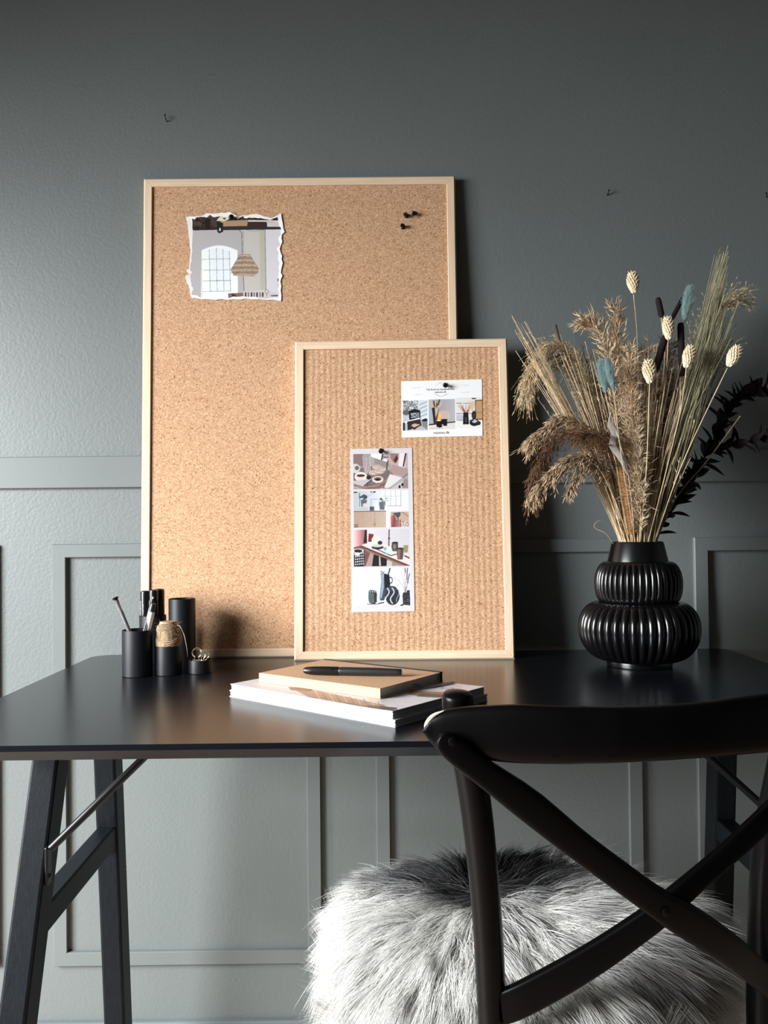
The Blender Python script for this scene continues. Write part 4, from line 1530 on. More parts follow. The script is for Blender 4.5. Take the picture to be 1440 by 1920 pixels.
for k in range(12):
    x, y = mg(random.uniform(720, 800), random.uniform(1312, 1335))
    cv.line([(x, y), (x + random.uniform(-16, 16), y + random.uniform(-3, 3))], 0.8, h('a9a7ab'))
quad = [Vector((0.0005, Hm - 0.0005, 0.00925)), Vector((Wm * 0.80, Hm - 0.0005, 0.00925)), Vector((Wm * 0.80, 0.0005, 0.00925)), Vector((0.0005, 0.0005, 0.00925))]
# print laid straight on the cover: same bend as the cover
ny, nx = cv.a.shape[0] // 2, cv.a.shape[1] // 2
a = cv.a[:ny * 2, :nx * 2].reshape(ny, 2, nx, 2, 3).mean(axis=(1, 3))
cl = np.where(a <= 0.04045, a / 12.92, ((a + 0.055) / 1.055) ** 2.4)
xs = np.linspace(0.0006, Wm - 0.0006, nx)
ys = np.linspace(0.0006, Hm - 0.0006, ny)
X, Y_ = np.meshgrid(xs, ys)
kk = np.clip((X / Wm - 0.82) / 0.18, 0, None)
Zp = 0.0090 + 0.0001 + 0.0012 * kk * kk
idx = np.arange(nx * ny).reshape(ny, nx)
Q = np.stack([idx[:-1, :-1], idx[:-1, 1:], idx[1:, 1:], idx[1:, :-1]], -1).reshape(-1, 4)
me = mesh_np('printed_picture', np.stack([X, Y_, Zp], -1).reshape(-1, 3), Q)
at = me.color_attributes.new('ink', 'FLOAT_COLOR', 'POINT')
rgba = np.ones((nx * ny, 4), np.float32)
rgba[:, :3] = cl.reshape(-1, 3)
at.data.foreach_set('color', rgba.ravel())
obj('printed_picture', me, M['print'], m2)

# notebook
NT = 0.0135
ZN = ZM + 0.0004
nL, nF, nR = at_z(485.5, 1261.5, ZN + NT), at_z(713, 1291, ZN + NT), at_z(812, 1257.5, ZN + NT)
e1 = nL - nF
NW = e1.length
e1.normalize()
e2 = Vector((e1.y, -e1.x, 0))
if e2.dot(nR - nF) < 0:
    e2 = -e2
NH = (nR - nF).dot(e2)
print('notebook', NW, NH, (nR - nF).normalized().dot(e1))
RN = Matrix((-e1, e2, Vector((0, 0, 1)))).transposed()
ON = nL.copy()
ON.z = ZN
nb = thing('notebook', 'kraft-covered notebook with black elastic on the magazines', 'notebook', ON, RN)
obj('front_cover', MB().box((NW / 2, NH / 2, NT - 0.0008), (NW, NH, 0.0016), bev=0.0005), M['kraft'], nb, local=True)
obj('back_cover', MB().box((NW / 2, NH / 2, 0.0008), (NW, NH, 0.0016), bev=0.0005), M['kraft'], nb, local=True)
obj('spine', MB().box((NW / 2, 0.0006, NT / 2), (NW, 0.0016, NT), bev=0.0006), M['kraft'], nb, local=True)
pg = MB()
for i in range(5):
    za, zb = 0.0018 + i * 0.0020, 0.0018 + i * 0.0020 + 0.0018
    pg.box((NW / 2, NH / 2, (za + zb) / 2), (NW - 0.006 - random.uniform(0, 0.0006), NH - 0.006, zb - za))
obj('pages', pg, M['pages'], nb, local=True)
el = MB()
ye = NH - 0.006
for c_, s_ in (((NW / 2, ye, NT + 0.0004), (NW + 0.001, 0.006, 0.0008)), ((NW / 2, ye, -0.00015), (NW + 0.001, 0.006, 0.0003)), ((NW + 0.0003, ye, NT / 2), (0.0008, 0.006, NT + 0.001)), ((-0.0003, ye, NT / 2), (0.0008, 0.006, NT + 0.001))):
    el.box(c_, s_, bev=0.0001)
obj('elastic_band', el, M['elastic'], nb, local=True)
ri = [(NW - 0.03, NH * 0.52, 0.006), (NW + 0.002, NH * 0.55, 0.0052), (NW + 0.012, NH * 0.66, 0.002), (NW + 0.018, NH * 0.86, 0.0014), (NW + 0.020, NH * 0.98, 0.0012)]
ri = spline(ri, 12)
mb = MB()
rings = []
for i, p in enumerate(ri):
    t = Vector(ri[min(i + 1, 11)] - ri[max(0, i - 1)]).normalized()
    sd = Vector((t.y, -t.x, 0)).normalized() * 0.0032
    p = Vector(p)
    rings.append([p - sd, p + sd, p + sd + Vector((0, 0, 0.0004)), p - sd + Vector((0, 0, 0.0004))])
mb.loft(rings)
obj('ribbon_marker', mb, M['ribbon'], nb, local=True)

# pen lying on the notebook
PR = 0.0064
zc = ZN + NT + PR + 0.0001
pA, pB = at_z(569, 1257, zc), at_z(753, 1260.5, zc)
d = (pB - pA)
L_ = d.length
print('pen', L_)
R = d.to_track_quat('Z', 'Y').to_matrix()
fp = thing('felt_pen', 'thick black capped pen lying across the kraft notebook', 'pen', pA, R)
obj('pen_cap', MB().lathe([(0, 0), (0.0032, 0.0005), (0.0050, 0.004), (0.0060, 0.014), (0.0064, 0.030), (0.0064, L_ * 0.36), (0.0058, L_ * 0.362), (0, L_ * 0.362)], 24), M['plastic'], fp, local=True)
obj('barrel', MB().lathe([(0, L_ * 0.362), (0.0055, L_ * 0.362), (0.0057, L_ * 0.366), (0.0060, L_ * 0.40), (0.0059, L_ * 0.75), (0.0050, L_ - 0.008), (0.0047, L_ - 0.001), (0.0040, L_), (0, L_)], 24), M['plastic_matt'], fp, local=True)
upz = R.inverted() @ Vector((0, 0, 1))
side = R.inverted() @ Vector((0, -1, 0.5)).normalized()
obj('pen_clip', MB().tube([side * 0.0052 + Vector((0, 0, 0.004)), side * 0.0068 + Vector((0, 0, 0.012)), side * 0.0072 + Vector((0, 0, L_ * 0.3))], [0.0010, 0.0011, 0.0009], 8), M['plastic'], fp, local=True)

# ------------------------------------------------------------------ the vase
vb = at_z(1199, 1257, ZD)
dv = Vector((vb.x, vb.y, 0)).normalized()
VC = vb + dv * 0.052
VC.z = ZD
vase = thing('ribbed_vase', 'glossy black gourd-shaped vase with vertical ribs, holding dried grasses', 'vase', VC)
sv = VC.y / F
rim, nkb, ub, wst, lbu, bs = 46.5 * sv, 55 * sv, 80 * sv, 70 * sv, 111 * sv, 59 * sv
zc0 = CAM_Z
HV = lambda v: at_y(1199, v, VC.y).z - ZD
hr, hn, hu, hw, hl = HV(1015), HV(1052), HV(1093), HV(1127), HV(1176)


def arc(r0, r1, rm, z0, z1, zm, n):
    """bulge from (r0,z0) over (rm,zm) to (r1,z1)"""
    out = []
    for k in range(n + 1):
        a = -PI / 2 + PI * k / n
        if a < 0:
            out.append((r0 + (rm - r0) * math.cos(a) ** 0.92, zm + (zm - z0) * math.sin(a)))
        else:
            out.append((r1 + (rm - r1) * max(0, math.cos(a)) ** 0.92, zm + (z1 - zm) * math.sin(a)))
    return out


zlow = 0.010
low = arc(bs, wst * 0.985, lbu, zlow, hw, hl, 26)
upp = arc(wst * 0.985, nkb * 1.02, ub, hw, hn, hu, 20)
NR = 42
NS = NR * 8


def ribmod(prof, z0, z1, amp):
    def f(i, a):
        z = prof[i][1]
        e = max(0, min(1, (z - z0) / 0.014, (z1 - z) / 0.010))
        s = abs(math.cos(a * NR / 2))
        return 1 - amp * e * (1 - s ** 0.75)
    return f


prof = low
obj('lower_bulb', MB().lathe(low, NS, Matrix.Translation(VC), ribmod(low, zlow, hw, 0.060)), M['vase'], vase, sharp=60)
obj('upper_bulb', MB().lathe(upp, NS, Matrix.Translation(VC), ribmod(upp, hw, hn, 0.060)), M['vase'], vase, sharp=60)
obj('foot', MB().lathe([(0, 0.0), (bs - 0.002, 0.0), (bs, 0.001), (bs + 0.0008, 0.006), (bs, zlow), (0, zlow)], 64, Matrix.Translation(VC)), M['vase'], vase)
obj('neck', MB().lathe([(nkb * 0.90, hn - 0.004), (nkb * 1.01, hn - 0.001), (nkb, hn + 0.001), (rim + 0.001, hr - 0.003), (rim, hr - 0.0008), (rim - 0.002, hr), (rim - 0.004, hr - 0.001), (rim - 0.0045, hr - 0.03), (rim - 0.006, 0.03), (0, 0.03)], 64, Matrix.Translation(VC)), M['vase'], vase)

# ------------------------------------------------------------------ dried stems in the vase
VY = VC.y
RIMZ = ZD + hr


def px3(pts):
    """[(u, v, dY)] -> world points at the vase's depth + dY"""
    return [at_y(u, v, VY + d) for u, v, d in pts]


def in_neck(p):
    d = Vector((p.x - VC.x, p.y - VC.y, 0))
    if d.length > 0.032:
        d = d * (0.032 / d.length)
    return Vector((VC.x + d.x, VC.y + d.y, RIMZ + 0.001))


def stem_path(pts, n=18):
    """path through the pixels, started inside the vase"""
    P = px3(pts)
    P[0] = in_neck(P[0])
    p0, p1 = P[0], P[1]
    d = (p0 - p1).normalized()
    root = p0 + d * 0.055
    root.x = VC.x + max(-0.03, min(0.03, root.x - VC.x))
    root.y = VC.y + max(-0.03, min(0.03, root.y - VC.y))
    return spline([root] + P, n)


def seeds_along(path, t0, t1, count, length, spread, droop, seg=4, curl=0.0, up=0.6, prof=None):
    """wisps that leave the axis between t0 and t1: (count, seg+1, 3)"""
    n = len(path)
    t = rng.uniform(t0, t1, count)
    f = t * (n - 1)
    i = np.clip(f.astype(int), 0, n - 2)
    fr = (f - i)[:, None]
    p = path[i] * (1 - fr) + path[i + 1] * fr
    tg = path[i + 1] - path[i]
    tg /= np.linalg.norm(tg, axis=1, keepdims=True)
    rd = rng.normal(size=(count, 3))
    rd -= tg * np.sum(rd * tg, axis=1, keepdims=True)
    rd /= np.linalg.norm(rd, axis=1, keepdims=True)
    d = tg * up + rd * spread
    d /= np.linalg.norm(d, axis=1, keepdims=True)
    L = length * rng.uniform(0.5, 1.1, count)[:, None] * (1.0 - 0.45 * ((t - t0) / (t1 - t0)))[:, None]
    if prof is not None:
        L = length * rng.uniform(0.7, 1.1, count)[:, None] * prof(t)[:, None]
    out = [p]
    side = rng.normal(size=(count, 3)) * curl
    for k in range(1, seg + 1):
        s = k / seg
        q = p + d * L * s + side * L * s * s + np.array([0, 0, -1.0]) * (droop * L * s * s)
        out.append(q)
    return np.stack(out, 1), t


def spikelets(W, per, size, r):
    """little spindle seeds along wisps W (N,K,3)"""
    N, K, _ = W.shape
    allp = []
    for _ in range(per):
        s = rng.uniform(0.25, 0.98, N) * (K - 1)
        i = np.clip(s.astype(int), 0, K - 2)
        fr = (s - i)[:, None]
        ii = np.arange(N)
        p = W[ii, i] * (1 - fr) + W[ii, i + 1] * fr
        d = W[ii, i + 1] - W[ii, i]
        d /= np.linalg.norm(d, axis=1, keepdims=True) + 1e-9
        d = d + rng.normal(0, 0.28, (N, 3))
        d /= np.linalg.norm(d, axis=1, keepdims=True)
        L = size * rng.uniform(0.6, 1.2, N)[:, None]
        allp.append(np.stack([p, p + d * L * 0.4, p + d * L], 1))
    P = np.concatenate(allp)
    R = np.tile(np.array([r * 0.3, r, r * 0.1]), (len(P), 1))
    return batch_tubes(P, R, 4)


def stem_thing(name, label, cat, path, r0, r1, smat, group):
    o = thing(name, label, cat, path[0], group=group)
    obj('stem', MB().tube([Vector(p) for p in path], [r0 + (r1 - r0) * k / (len(path) - 1) for k in range(len(path))], 6), smat, o)
    return o


def plume(label, pts, t0, count, length, spread, droop, m_w, m_s, group, per=3, seed_l=0.012, seed_r=0.00058, wr=0.00022, stem=M['straw'], up=0.6, name='reed_plume', curl=0.1):
    path = stem_path(pts, 26)
    o = stem_thing(name, label, 'dried grass', path, 0.0014, 0.0005, stem, group)
    W, t = seeds_along(path, t0, 1.0, count, length, spread, droop, 5, curl, up)
    V, Q = batch_tubes(W, np.tile(np.linspace(wr, wr * 0.5, W.shape[1]), (count, 1)), 3)
    a = obj('wisps', mesh_np('wisps', np_local(V, o), Q), m_w, o)
    a['kind'] = 'stuff'
    V, Q = spikelets(W, per, seed_l, seed_r)
    b = obj('seeds', mesh_np('seeds', np_local(V, o), Q), m_s, o)
    b['kind'] = 'stuff'
    return o


G_PL = 'feathery reed plumes in the black vase'
plume('pale reed plume arching over to the left, highest on the left side', [(1175, 1012, 0), (1148, 900, 0.0), (1122, 770, 0.03), (1090, 685, 0.05), (1040, 645, 0.05), (1000, 690, 0.04), (985, 735, 0.03)], 0.40, 640, 0.066, 0.55, 0.55, M['straw'], M['straw'], G_PL, 3, up=1.0, seed_l=0.008, seed_r=0.0006)
plume('tan reed plume leaning left behind the teal heads', [(1180, 1012, 0.01), (1160, 900, 0.02), (1135, 790, 0.05), (1105, 710, 0.07), (1070, 672, 0.08), (1030, 670, 0.08)], 0.42, 460, 0.055, 0.6, 0.45, M['olive'], M['olive'], G_PL, 3)
plume('brown reed plume drooping lowest to the left', [(1172, 1012, -0.01), (1150, 930, -0.03), (1120, 868, -0.05), (1075, 858, -0.06), (1030, 888, -0.06), (1008, 915, -0.06)], 0.38, 620, 0.052, 0.42, 0.65, M['brownplume'], M['paletip'], G_PL, 2, up=1.0)
plume('brown reed plume sticking out left over the lowest one', [(1175, 1012, 0.0), (1150, 910, -0.02), (1115, 820, -0.03), (1065, 785, -0.03), (1025, 802, -0.03), (1000, 820, -0.03)], 0.40, 560, 0.050, 0.42, 0.6, M['brownplume'], M['paletip'], G_PL, 2, up=1.0)
plume('dark brown reed plume curling down in the middle left', [(1180, 1012, -0.02), (1165, 930, -0.04), (1150, 850, -0.06), (1120, 815, -0.07), (1050, 815, -0.05), (1010, 875, -0.05), (1000, 925, -0.05)], 0.36, 560, 0.050, 0.45, 0.55, M['brownplume'], M['brownplume'], G_PL, 3, up=0.9)
plume('short brown reed tuft hanging at the left of the stems', [(1176, 1012, -0.03), (1150, 930, -0.05), (1115, 870, -0.06), (1085, 890, -0.06), (1068, 922, -0.06)], 0.6, 160, 0.024, 0.5, 0.5, M['brownplume'], M['paletip'], G_PL, 2, up=1.0)
plume('dark brown reed plume in the shade of the centre left', [(1185, 1012, 0.02), (1172, 920, 0.03), (1150, 830, 0.04), (1128, 760, 0.05), (1105, 720, 0.05)], 0.35, 460, 0.035, 0.8, 0.1, M['brownplume'], M['brownplume'], G_PL, 3)
plume('upright tan oat plume with the tallest tip left of the centre', [(1190, 1012, 0.0), (1182, 900, 0.0), (1172, 760, 0.0), (1160, 660, 0.0), (1154, 582, 0.0)], 0.42, 260, 0.036, 0.7, -0.15, M['tan'], M['paletip'], G_PL, 3, up=1.0, seed_l=0.015, seed_r=0.0009, curl=0.25)
plume('second upright oat plume bending left at its tip', [(1186, 1012, -0.01), (1172, 900, -0.02), (1155, 780, -0.02), (1140, 670, -0.01), (1118, 616, 0.0), (1098, 606, 0.0)], 0.45, 200, 0.036, 0.7, -0.15, M['tan'], M['paletip'], G_PL, 3, up=1.0, seed_l=0.015, seed_r=0.0009, curl=0.25)
plume('tan reed plume filling the centre of the bouquet', [(1196, 1012, -0.03), (1192, 900, -0.05), (1186, 780, -0.05), (1180, 660, -0.05)], 0.38, 700, 0.030, 0.8, 0.0, M['tan'], M['paletip'], G_PL, 3, up=0.8, curl=0.35, seed_l=0.013)
plume('tan reed plume under the cream heads in the centre', [(1205, 1012, 0.0), (1210, 900, 0.0), (1214, 780, 0.01), (1212, 660, 0.02)], 0.38, 650, 0.032, 0.8, 0.0, M['tan'], M['paletip'], G_PL, 3, up=0.8, curl=0.35, seed_l=0.013)
plume('tan reed plume behind the black heads', [(1212, 1012, 0.03), (1222, 900, 0.05), (1240, 780, 0.07), (1258, 650, 0.08)], 0.35, 620, 0.036, 0.8, 0.1, M['tan'], M['brownplume'], G_PL, 3, up=0.8)
plume('pale reed plume arching to the right, highest on the right side', [(1225, 1012, 0.03), (1248, 880, 0.06), (1280, 740, 0.09), (1312, 640, 0.10), (1338, 585, 0.10), (1380, 560, 0.10)], 0.42, 620, 0.088, 0.50, 0.22, M['olive'], M['straw'], G_PL, 3, up=1.0, seed_l=0.007)
plume('wispy reed plume spreading right behind the green bunch', [(1225, 1012, 0.04), (1250, 880, 0.08), (1285, 760, 0.11), (1325, 690, 0.12), (1366, 650, 0.12)], 0.42, 420, 0.075, 0.55, 0.15, M['olive'], M['olive'], G_PL, 2, up=1.0, seed_l=0.007)
plume('slender pale seed spray in the lower centre of the bouquet', [(1200, 1012, -0.035), (1202, 940, -0.05), (1200, 870, -0.06), (1196, 810, -0.06)], 0.30, 300, 0.016, 0.7, -0.1, M['straw'], M['cream'], G_PL, 3, up=0.9, curl=0.3)

# orange fluffy plume low in the bouquet
path = stem_path([(1186, 1012, -0.03), (1180, 960, -0.04), (1168, 900, -0.05), (1160, 860, -0.05)], 20)
o = stem_thing('pampas_plume', 'orange-tan fluffy plume low in the bouquet above the vase neck', 'dried grass', path, 0.0012, 0.0006, M['orange'], G_PL)
W, t = seeds_along(path, 0.30, 1.0, 2600, 0.014, 0.9, 0.0, 4, 0.35, 0.9)
V, Q = batch_tubes(W, np.tile(np.linspace(0.00026, 0.0001, 5), (len(W), 1)), 3)
obj('fluff', mesh_np('fluff', np_local(V, o), Q), M['orange'], o)['kind'] = 'stuff'


# bunches of long fine stalks
def bunch(name, label, count, base, tip_fn, mid_fn, r0, r1, m, extra=None, per=0, sl=0.010):
    o = thing(name, label, 'dried grass', (VC.x, VC.y, RIMZ))
    paths = []
    for k in range(count):
        b0 = base(k)
        P = px3([b0, mid_fn(k), tip_fn(k)])
        P[0] = in_neck(P[0])
        d = (P[0] - P[1]).normalized()
        rt = P[0] + d * 0.05
        rt.x = VC.x + max(-0.03, min(0.03, rt.x - VC.x))
        rt.y = VC.y + max(-0.03, min(0.03, rt.y - VC.y))
        paths.append(spline([rt] + P, 14))
    P = np.array(paths)
    R = np.tile(np.linspace(r0, r1, 14), (count, 1))
    V, Q = batch_tubes(P, R, 4)
    a = obj('stalks', mesh_np('stalks', np_local(V, o), Q), m, o)
    a['kind'] = 'stuff'
    if per:
        V, Q = spikelets(P[:, 6:], per, sl, 0.0008)
        b = obj('seeds', mesh_np('seeds', np_local(V, o), Q), m if extra is None else extra, o)
        b['kind'] = 'stuff'
    return o


def U(a, b):
    return random.uniform(a, b)


class RightBunch:
    def __init__(s, n):
        s.d = []
        for k in range(n):
            f = U(0, 1) ** 1.3                     # 0 = along the tall left edge, 1 = out to the right
            tipu = 1352 + U(-12, 16) - 6 * f
            tipv = 455 + 130 * f ** 1.0 + U(0, 110) * U(0, 1)
            if k % 4 == 0:
                tipu, tipv = 1350 + U(-20, 45) * f, 640 - 60 * f + U(-40, 60)
            dd = U(-0.07, 0.03)
            s.d.append(((1222 + 20 * f + U(-6, 6), 1012, U(-0.02, 0.02)), (1262 + 42 * f + U(-6, 6), 800 + U(-20, 20), dd * 0.7), (tipu, tipv, dd)))


rb = RightBunch(210)
bunch('broom_grass_bunch', 'tall green-beige bunch of fine broom grass reaching highest at the right', 210, lambda k: rb.d[k][0], lambda k: rb.d[k][2], lambda k: rb.d[k][1], 0.0009, 0.0004, M['olive'])


class LeftBunch:
    def __init__(s, n):
        s.d = []
        for k in range(n):
            f = U(0, 1)
            L = U(0.35, 1.0) if k > 5 else 1.0
            tu = 948 + 44 * f
            tv = 585 + 22 * f + (60 - 60 * f) * (k % 5 == 0)
            bu, bv = 1162 + 14 * f, 1012
            t = 0.45 + 0.55 * L
            tip = (bu + (tu - bu) * t, bv + (tv - bv) * t, U(-0.04, 0.02))
            mid = (bu + (tu - bu) * t * 0.45 + 6, bv + (tv - bv) * t * 0.45 - 12, U(-0.03, 0.02))
            s.d.append(((bu, bv, U(-0.02, 0.02)), mid, tip))


lb_ = LeftBunch(64)
bunch('wild_grass_bunch', 'bunch of straight straw-coloured grass stalks leaning far to the left', 64, lambda k: lb_.d[k][0], lambda k: lb_.d[k][2], lambda k: lb_.d[k][1], 0.0010, 0.0004, M['straw'], M['straw'], 5, 0.011)


class CoreBunch:
    def __init__(s, n):
        s.d = []
        for k in range(n):
            bu = U(1160, 1238)
            f = (bu - 1199) / 39
            tv = U(640, 880)
            spread = 0.35 * (1012 - tv)
            tu = bu + f * spread + U(-12, 12)
            s.d.append(((bu, 1012, U(-0.03, 0.03)), (bu + f * spread * 0.4, 1012 - (1012 - tv) * 0.5, U(-0.05, 0.05)), (tu, tv, U(-0.07, 0.06))))


cb = CoreBunch(170)
bunch('straw_bunch', 'dense straw stems fanning out of the middle of the vase neck', 170, lambda k: cb.d[k][0], lambda k: cb.d[k][2], lambda k: cb.d[k][1], 0.0010, 0.0005, M['straw'], M['straw'], 4, 0.009)
cb2 = CoreBunch(150)
bunch('brown_grass_bunch', 'brown grass stems in the shaded depth of the bouquet', 150, lambda k: (cb2.d[k][0][0], cb2.d[k][0][1], 0.02), lambda k: (cb2.d[k][2][0], cb2.d[k][2][1], cb2.d[k][2][2] + 0.05), lambda k: (cb2.d[k][1][0], cb2.d[k][1][1], 0.04), 0.0010, 0.0006, M['brownplume'], M['brownplume'], 7, 0.012)


# cream canary grass heads
def head_along(p, q, rad, n_scale, sl, m, o, name='seed_head'):
    p, q = np.array(p), np.array(q)
    ax = q - p
    L = np.linalg.norm(ax)
    ax /= L
    T = Matrix.Translation(Vector(p)) @ Vector(ax).to_track_quat('Z', 'Y').to_matrix().to_4x4()
    core = MB().lathe([(0, 0)] + [(rad * 0.72 * math.sin(PI * k / 10) ** 0.7, L * k / 10) for k in range(1, 10)] + [(0, L)], 12, T)
    hd = obj(name, core, m, o)
    t = (np.arange(n_scale) + 0.5) / n_scale
    a = np.arange(n_scale) * 2.399963
    r = rad * 0.70 * np.sin(PI * np.clip(t, 0.05, 0.95)) ** 0.7
    u = np.cross(ax, [0.3, 0.9, 0.2])
    u /= np.linalg.norm(u)
    v = np.cross(ax, u)
    rd = np.cos(a)[:, None] * u + np.sin(a)[:, None] * v
    b = p + ax * (t * L)[:, None] * 0.92 + rd * r[:, None]
    d = ax * 0.85 + rd * 0.55
    P = np.stack([b, b + d * sl * 0.45, b + d * sl], 1)
    V, Q = batch_tubes(P, np.tile(np.array([sl * 0.12, sl * 0.24, sl * 0.03]), (n_scale, 1)), 5)
    sc = obj('husks', mesh_np('husks', np_local(V, o), Q), m, hd)
    sc['kind'] = 'stuff'
    return hd


G_C = 'cream canary grass heads'
for lb, stem, top, bot, rad in (
        ('cream canary grass head on the tallest thin stem, standing above all', [(1196, 1012, -0.02), (1197, 800, -0.01), (1195, 640, 0), (1188, 552, 0)], (1185, 512, 0), (1189, 550, 0), 0.0092),
        ('cream canary grass head between the black heads', [(1208, 1012, -0.03), (1226, 850, -0.05), (1247, 720, -0.06), (1253, 636, -0.06)], (1252, 596, -0.06), (1254, 637, -0.06), 0.0075),
        ('cream canary grass head in front of the green bunch', [(1222, 1012, -0.04), (1250, 880, -0.07), (1278, 760, -0.08), (1287, 688, -0.08)], (1296, 650, -0.08), (1286, 690, -0.08), 0.0085),
        ('cream canary grass head in the middle of the bouquet', [(1204, 1012, -0.05), (1212, 880, -0.07), (1216, 780, -0.08), (1218, 718, -0.08)], (1216, 676, -0.08), (1219, 719, -0.08), 0.0100),
        ('greenish canary grass head alone at the far right', [(1228, 1012, -0.02), (1275, 880, -0.08), (1330, 760, -0.12), (1364, 690, -0.13)], (1384, 652, -0.13), (1366, 688, -0.13), 0.0092)):
    path = stem_path(stem, 20)
    o = stem_thing('canary_grass', lb, 'dried grass', path, 0.0009, 0.0008, M['straw'], G_C)
    P = px3([bot, top])
    head_along(P[0], P[1], rad, 90, 0.0085, M['cream'], o)

# black foxtail heads
G_B = 'black foxtail heads'
for lb, stem, top, bot, rad in (
        ('short black foxtail head left of the teal plume', [(1206, 1012, 0.0), (1228, 820, 0.0), (1246, 680, 0.0), (1240, 596, 0)], (1233, 557, 0), (1241, 595, 0), 0.0052),
        ('black foxtail head slanting behind the teal plume', [(1210, 1012, 0.03), (1228, 850, 0.04), (1246, 680, 0.05), (1257, 602, 0.05)], (1284, 552, 0.05), (1258, 601, 0.05), 0.0040),
        ('long black foxtail head beside the green bunch', [(1216, 1012, -0.02), (1240, 880, -0.04), (1272, 790, -0.05), (1276, 708, -0.05)], (1276, 604, -0.05), (1279, 706, -0.05), 0.0056),
        ('black foxtail head hanging low in the centre', [(1204, 1012, 0.0), (1214, 860, -0.02), (1222, 740, -0.03), (1227, 700, -0.03)], (1248, 628, -0.03), (1228, 698, -0.03), 0.0060)):
    path = stem_path(stem, 20)
    o = stem_thing('foxtail_stem', lb, 'dried grass', path, 0.0009, 0.0008, M['straw'], G_B)
    P = px3([bot, top])
    p, q = np.array(P[0]), np.array(P[1])
    L = np.linalg.norm(q - p)
    T = Matrix.Translation(P[0]) @ (P[1] - P[0]).to_track_quat('Z', 'Y').to_matrix().to_4x4()
    hd = obj('seed_head', MB().lathe([(0, 0), (rad * 0.7, 0.001), (rad, 0.006), (rad, L - 0.008), (rad * 0.75, L - 0.002), (0, L)], 18, T), M['blackhead'], o)
    path2 = np.linspace(p, q, 8)
    W, t = seeds_along(path2, 0.02, 0.95, 500, rad * 1.45, 1.0, 0.0, 2, 0.1, 0.5)
    V, Q = batch_tubes(W, np.tile(np.array([0.00018, 0.00014, 0.00006]), (len(W), 1)), 3)
    obj('bristles', mesh_np('bristles', np_local(V, o), Q), M['blackhead'], hd)['kind'] = 'stuff'

# teal hare's tails
G_T = 'teal dyed fluffy heads'
for lb, stem, bot, top, rad, fl in (
        ('teal fluffy head high on the right, in front of a black one', [(1216, 1012, -0.02), (1240, 860, -0.04), (1268, 720, -0.05), (1281, 612, -0.05)], (1282, 608, -0.05), (1294, 540, -0.05), 0.0072, 0.010),
        ('teal fluffy head low on the left of the bouquet', [(1188, 1012, -0.05), (1172, 900, -0.08), (1158, 800, -0.09), (1152, 736, -0.09)], (1151, 734, -0.09), (1139, 674, -0.09), 0.0078, 0.006),
        ('paler teal fluffy head behind the low left one', [(1186, 1012, -0.03), (1166, 900, -0.05), (1148, 800, -0.06), (1136, 740, -0.06)], (1136, 738, -0.06), (1128, 680, -0.06), 0.0078, 0.010)):
    path = stem_path(stem, 20)
    o = stem_thing('hare_tail_grass', lb, 'dried grass', path, 0.0008, 0.0007, M['straw'], G_T)
    P = px3([bot, top])
    p, q = np.array(P[0]), np.array(P[1])
    L = np.linalg.norm(q - p)
    T = Matrix.Translation(P[0]) @ (P[1] - P[0]).to_track_quat('Z', 'Y').to_matrix().to_4x4()
    hd = obj('seed_head', MB().lathe([(0, 0)] + [(rad * 0.5 * math.sin(PI * k / 10) ** 0.8, L * k / 10) for k in range(1, 10)] + [(0, L)], 16, T), M['teal'], o)
    path2 = np.linspace(p, q, 8)
    W, t = seeds_along(path2, 0.0, 0.97, 3200, rad + fl, 0.5, 0.0, 3, 0.12, 1.0, lambda t: 0.40 + 0.75 * np.sin(PI * np.clip(t, 0, 1) ** 0.8))
    V, Q = batch_tubes(W, np.tile(np.array([0.00018, 0.00016, 0.00011, 0.00003]), (len(W), 1)), 3)
    obj('fluff', mesh_np('fluff', np_local(V, o), Q), M['teal'], hd)['kind'] = 'stuff'


# dark leafy branches on the right
def leaf_mesh(L, w):
    vs, fs = [], []
    n = 6
    for k in range(n + 1):
        t = k / n
        hw = w * math.sin(PI * t ** 0.8) ** 0.9 if 0 < t < 1 else 0.0002
        bend = -0.10 * L * t * t
        vs += [(-hw, L * t, bend + hw * 0.35), (0, L * t, bend), (hw, L * t, bend + hw * 0.35)]
    for k in range(n):
        a = k * 3
        fs += [(a, a + 1, a + 4, a + 3), (a + 1, a + 2, a + 5, a + 4)]
    m = len(vs)
    vs += [(x, y, z - 0.0003) for x, y, z in vs]
    fs += [tuple(i + m for i in reversed(f)) for f in fs]
    return MB().add(vs, fs)


LEAFM = []
for Lf, wf in ((0.036, 0.0098), (0.028, 0.0100), (0.043, 0.0088)):
    t_ = obj('leaf', leaf_mesh(Lf, wf), M['darkleaf'])
    LEAFM.append(t_.data)
    bpy.data.objects.remove(t_)


